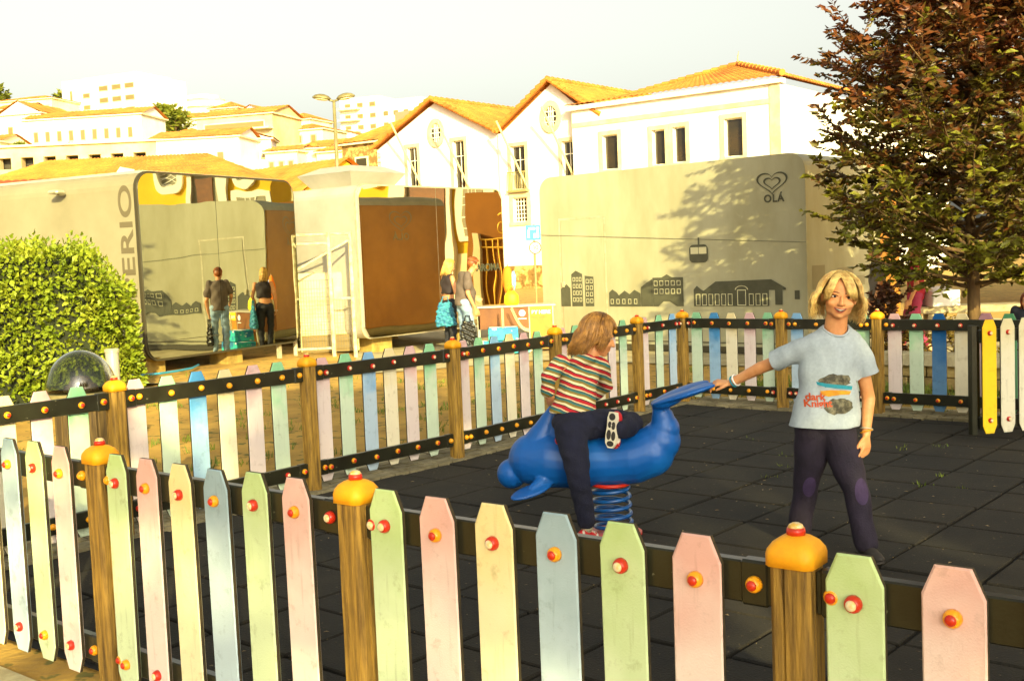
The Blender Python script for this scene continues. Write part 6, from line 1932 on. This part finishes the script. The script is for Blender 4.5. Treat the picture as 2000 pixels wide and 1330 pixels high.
# sock
cap_m = MB(); cap(cap_m, c_(.572, 6.10, .635), c_(.552, 6.10, .640), .036, .034); cap_m.build("sock", m_trim, kid, smooth=True)
cap_m = MB(); cap(cap_m, c_(.371, 6.10, .13), c_(.373, 6.10, .095), .036, .034); cap_m.build("sock", m_trim, kid, smooth=True)
m_brownhair = mat("light_brown_hair", srgb(184, 130, 54), .42, srgb(104, 66, 22), 22, 4, .35, .68)
def strand_kid(rg):
    ph = rg.uniform(-math.pi, math.pi); fwd = math.sin(ph); th0 = rg.uniform(.02, .8); lift = rg.uniform(.006, .024); pts = []
    th_e = 1.22 if fwd > .55 else 1.6
    for i in range(6):
        pts.append(skull(th0 + (th_e - th0) * i / 5, ph + rg.uniform(-.03, .03), lift))
    if fwd > .55: return pts
    L_ = (.15 if fwd < -.25 else .08) * rg.uniform(.75, 1.15); e0 = pts[-1]; wob = rg.uniform(0, 6)
    if -.25 <= fwd <= .55: L_ = rg.uniform(.03, .11)
    for i in range(1, 6):
        t = i / 5; pts.append(e0 + Vector((-e0.x * .10 * t + .006 * math.sin(t * 4 + wob), -.03 * t * (1 if fwd < 0 else .4) + .006 * math.sin(t * 5 + wob), -L_ * t)))
    return pts
hair_mesh("hair", m_brownhair, kid, kM, .98, 1250, strand_kid, .0040, seed=21)
mb = MB(); mb.ell((0, 0, 0), (.081, .096, .098), 24, 0, kM @ Matrix.Translation((0, -.024, .026)))
inv = kM.inverted()
keep = [f for f in mb.f if (lambda c: not (c.y > .035 and c.z < .075) and not (c.z < -.045 and c.y > -.045))(inv @ (sum((Vector(mb.v[i]) for i in f), Vector()) / len(f)))]
MB().add(mb.v, keep).build("scalp_hair", mat("brown_root", srgb(110, 62, 20), .7), kid, smooth=True, fix=False)

# ================================================================== adults and passers-by
def adult(label, loc, rz, s, J_, shirt, pants, skin, hair, sleeve=.5, leg=1.0, long_hair=False, extra=None, vox=.011, belly=0.0, group=None, top_len=1.0, shoes=None, hem=.92):
    """J_ overrides default standing joints (local: x right, y forward, z up, metres for a 1.7 m adult)"""
    t = thing("person", label, "person", loc, rz, group)
    J = dict(neck=(0, .0, 1.43), head=(0, .03, 1.58), shR=(.17, 0, 1.37), shL=(-.17, 0, 1.37), elR=(.22, -.01, 1.09), elL=(-.22, -.01, 1.09), wrR=(.22, .08, .86), wrL=(-.22, .08, .86),
             hiR=(.09, 0, .90), hiL=(-.09, 0, .90), knR=(.10, .02, .49), knL=(-.10, .02, .49), anR=(.10, -.01, .09), anL=(-.10, -.01, .09), fwd=(0, 1, 0), up=(0, 0, 1))
    J.update(J_)
    J = {k: (V3(v) * s if k not in ('fwd', 'up') else V3(v)) for k, v in J.items()}
    hM_ = frame(J['head'], J['fwd'], J['up'])
    mb = MB(); head_vol(mb, hM_, s * 1.0)
    cap(mb, J['head'] + Vector((0, -.02, -.08)) * s, J['neck'] + Vector((0, 0, -.06)) * s, .052 * s, .058 * s)
    mid = (J['hiR'] + J['hiL']) / 2; sh = (J['shR'] + J['shL']) / 2
    ax = (J['shR'] - J['shL']); ry = math.atan2(ax.y, ax.x)
    loft(mb, [(mid + Vector((0, 0, -.05)) * s, .13 * s, .09 * s, ry), (mid.lerp(sh, .4), .125 * s, .09 * s, ry), (mid.lerp(sh, .8), .15 * s, .10 * s, ry), (sh + Vector((0, 0, .05)) * s, .08 * s, .06 * s, ry)], 20)
    for q in 'RL':
        cap(mb, J['sh' + q], J['el' + q], .046 * s, .038 * s); cap(mb, J['el' + q], J['wr' + q], .038 * s, .026 * s)
        f = (J['wr' + q] - J['el' + q]).normalized()
        hand(mb, J['wr' + q], J['wr' + q] + f * .085 * s, Vector((0, 1, 0)) - f * f.y, Vector((-1 if q == 'R' else 1, 0, 0)), 1.2 * s, .35)
        cap(mb, J['hi' + q], J['kn' + q], .085 * s, .055 * s); cap(mb, J['kn' + q], J['an' + q], .054 * s, .035 * s)
        cap(mb, J['an' + q] + Vector((0, -.02, -.03)) * s, J['an' + q] + Vector((0, .14, -.055)) * s, .034 * s, .026 * s)
    body = fuse(mb, "body", skin, t, vox, 3)
    face_parts(t, body, hM_, s, 0)
    mb = MB()
    bot = mid.lerp(sh, 1 - top_len)
    loft(mb, [(bot + Vector((0, belly * .4, -.04 if top_len > .9 else 0)) * s, .165 * s, (.125 + belly) * s, ry), (bot.lerp(sh, .35) + Vector((0, belly * .6, 0)) * s, .165 * s, (.125 + belly) * s, ry), (bot.lerp(sh, .75), .175 * s, .125 * s, ry), (sh, .165 * s, .10 * s, ry), (sh + Vector((0, 0, .065)) * s, .085 * s, .075 * s, ry)], 24)
    if sleeve:
        for q in 'RL': cap(mb, J['sh' + q].lerp(sh, .12), J['sh' + q].lerp(J['el' + q], sleeve * 1.3 if sleeve < .76 else .98), .072 * s, .064 * s)
    fuse(mb, "top", shirt, t, vox, 3, folds(((.3, 0, 1), .2, .006, .5), ((-.6, .3, .7), .13, .004, 1.7)))
    mb = MB()
    mb.ell(mid, (.165 * s, .12 * s, .11 * s), 20)
    for q in 'RL':
        if leg <= .55: cap(mb, J['hi' + q], J['hi' + q].lerp(J['kn' + q], .95), .10 * s, .085 * s)
        else:
            cap(mb, J['hi' + q], J['kn' + q], .10 * s, .072 * s); cap(mb, J['kn' + q], J['kn' + q].lerp(J['an' + q], (leg - .5) * 1.9), .072 * s, .058 * s)
    fuse(mb, "trousers", pants, t, vox, 3, folds(((.2, 0, 1), .13, .005, .3)))
    for q in 'RL':
        a = J['an' + q] + Vector((0, 0, -.005)) * s
        d = J['an' + q] + Vector((.02 if q == 'R' else -.02, .16, -.005)) * s
        shoe(t, a, d, 1.15 * s, shoes or m_rubd, m_rubw)
    def st(rg):
        ph = rg.uniform(-math.pi, math.pi); fwd = math.sin(ph); th0 = rg.uniform(.02, .9); lift = rg.uniform(.002, .014); th_e = 1.0 if fwd > .5 else (1.55 if long_hair else 1.45)
        pts = [skull(th0 + (th_e - th0) * i / 4, ph, lift) for i in range(5)]
        if long_hair and fwd < .35:
            e0 = pts[-1]; L_ = rg.uniform(.14, .24)
            pts += [e0 + Vector((e0.x * .1 * math.sin(3 * k), -.02 * k / 4, -L_ * k / 4)) for k in range(1, 5)]
        return pts
    hair_mesh("hair", hair, t, hM_, s, 360, st, .0075, seed=int(loc[0] * 50) % 97)
    mb = MB(); mb.ell((0, 0, 0), (.079 * s, .095 * s, .096 * s), 18, 0, hM_ @ Matrix.Translation(V3((0, -.026, .026)) * s))
    inv = hM_.inverted()
    keep = [f for f in mb.f if (lambda c: not (c.y > .03 * s and c.z < .06 * s) and not (c.z < -.03 * s and c.y > -.04 * s))(inv @ (sum((Vector(mb.v[i]) for i in f), Vector()) / len(f)))]
    MB().add(mb.v, keep).build("scalp_hair", hair, t, smooth=True, fix=False)
    return t
m_jean = mat("washed_denim", srgb(150, 170, 188), .85, srgb(110, 134, 158), 8, bump=.2, bscale=150)
m_grtee = mat("taupe_tee", srgb(100, 86, 76), .85, srgb(86, 72, 62), 8)
m_blktop = mat("black_top", srgb(34, 22, 24), .8)
m_darkp = mat("dark_trousers", srgb(28, 28, 36), .85)
m_blh = mat("adult_blond_hair", srgb(222, 180, 90), .45, srgb(170, 120, 46), 20)
m_gih = mat("ginger_hair", srgb(156, 84, 30), .5, srgb(110, 58, 20), 20)
# man facing right and away, head bent over the stall
adult("stout man in taupe t-shirt and pale jeans carrying a black shopping bag", (-.76, 18.16, .03), R(-68), .965,
      dict(neck=(0, .10, 1.40), head=(0, .20, 1.53), fwd=(0, 1, -.42), up=(0, .4, 1), elR=(.23, .0, 1.06), wrR=(.22, .12, .80), elL=(-.23, .06, 1.1), wrL=(-.2, .26, .98), shR=(.18, .03, 1.35), shL=(-.18, .05, 1.35), knR=(.10, .08, .49)),
      m_grtee, m_jean, m_skin2, m_gih, .55, 1.0, belly=.05, group="people at the stall")
adult("blond woman in black top holding a blue patterned bag beside the stout man", (-1.04, 18.93, .03), R(-60), .93,
      dict(head=(.0, .05, 1.575), fwd=(.05, 1, -.3), up=(0, .2, 1), elR=(.25, .02, 1.1), wrR=(.2, .14, .92)), m_blktop, m_darkp, m_skin2, m_blh, 0, 1.0, True, group="people at the stall", top_len=.62)
# bags
mb = MB()
def bag(name, label, loc, w, h, m, rz=0, handles=True):
    t = thing(name, label, "bag", loc, rz)
    mb = MB()
    loft(mb, [((0, 0, 0), w * .52, w * .22, 0), ((0, 0, h * .12), w * .56, w * .25, 0), ((0, 0, h * .6), w * .48, w * .16, 0), ((0, 0, h), w * .34, w * .05, 0)], 24)
    fuse(mb, "bag_body", m, t, .010, 3, folds(((.3, 0, 1), .08, .008, .5), ((1, .2, .4), .06, .006, 1.2)))
    if handles:
        for y in (-.015, .015):
            MB().tube([(-w * .2, y, h - .01), (-w * .12, y, h + .09), (w * .12, y, h + .09), (w * .2, y, h - .01)], .008, 6).build("handle", m, t)
    return t
m_bluebag = mat("blue_net_print", srgb(18, 84, 124), .6, srgb(52, 138, 156), 20, 4, .42, .58, stretch=(1, 1, 2.4))
bag("tote_bag", "large blue patterned tote bag held by the blond woman", (-1.09, 18.67, .50), .32, .40, m_bluebag, .2)
m_plast = mat("black_plastic_bag", srgb(26, 24, 20), .25, srgb(190, 182, 120), 16, 4, .66, .74)
bag("shopping_bag", "black crinkled plastic shopping bag hanging from the stout man's hand", (-.70, 17.96, .23), .26, .38, m_plast, .1)

m_redtop = mat("red_pink_top", srgb(196, 40, 56), .8, srgb(168, 30, 44), 6); m_pinkp = mat("magenta_trousers", srgb(190, 64, 96), .8, srgb(160, 44, 74), 6)
adult("person in red top and magenta trousers walking behind the copper leaved tree", (5.62, 15.5, 0), R(70), .92, dict(knR=(.10, .16, .52), anR=(.10, .20, .12), knL=(-.10, .04, .5), anL=(-.1, -.2, .12)), m_redtop, m_pinkp, m_skin, m_brownhair, .5, .9, True, group="passers-by")
adult("person in grey top with teal sleeve left of the red walker", (5.22, 15.9, 0), R(80), .92, dict(), mat("grey_top", srgb(120, 112, 104), .8), m_darkp, m_skin, m_brownhair, .5, 1.0, group="passers-by")
adult("person in white top and orange shorts at the right edge beyond the gate", (7.35, 15.4, 0), R(150), .95, dict(), mat("white_top", srgb(226, 220, 206), .8), mat("orange_shorts", srgb(224, 126, 40), .8), m_skin, m_gih, .5, .5, group="passers-by")
adult("person in pale blue top walking past the stone bench", (7.95, 16.6, 0), R(100), .95, dict(), mat("pale_blue_top", srgb(160, 184, 200), .8), m_jean, m_skin, m_brownhair, .5, 1.0, group="passers-by")
m_redbr = mat("auburn_hair", srgb(150, 72, 22), .45, srgb(90, 38, 10), 16)
adult("auburn haired child bending beyond the fence at the right edge", (4.62, 9.98, 0), R(150), .68, dict(head=(0, .05, 1.50)), m_darkp, m_jean, m_skin, m_redbr, .5, 1.0, True, group="passers-by", vox=.008)
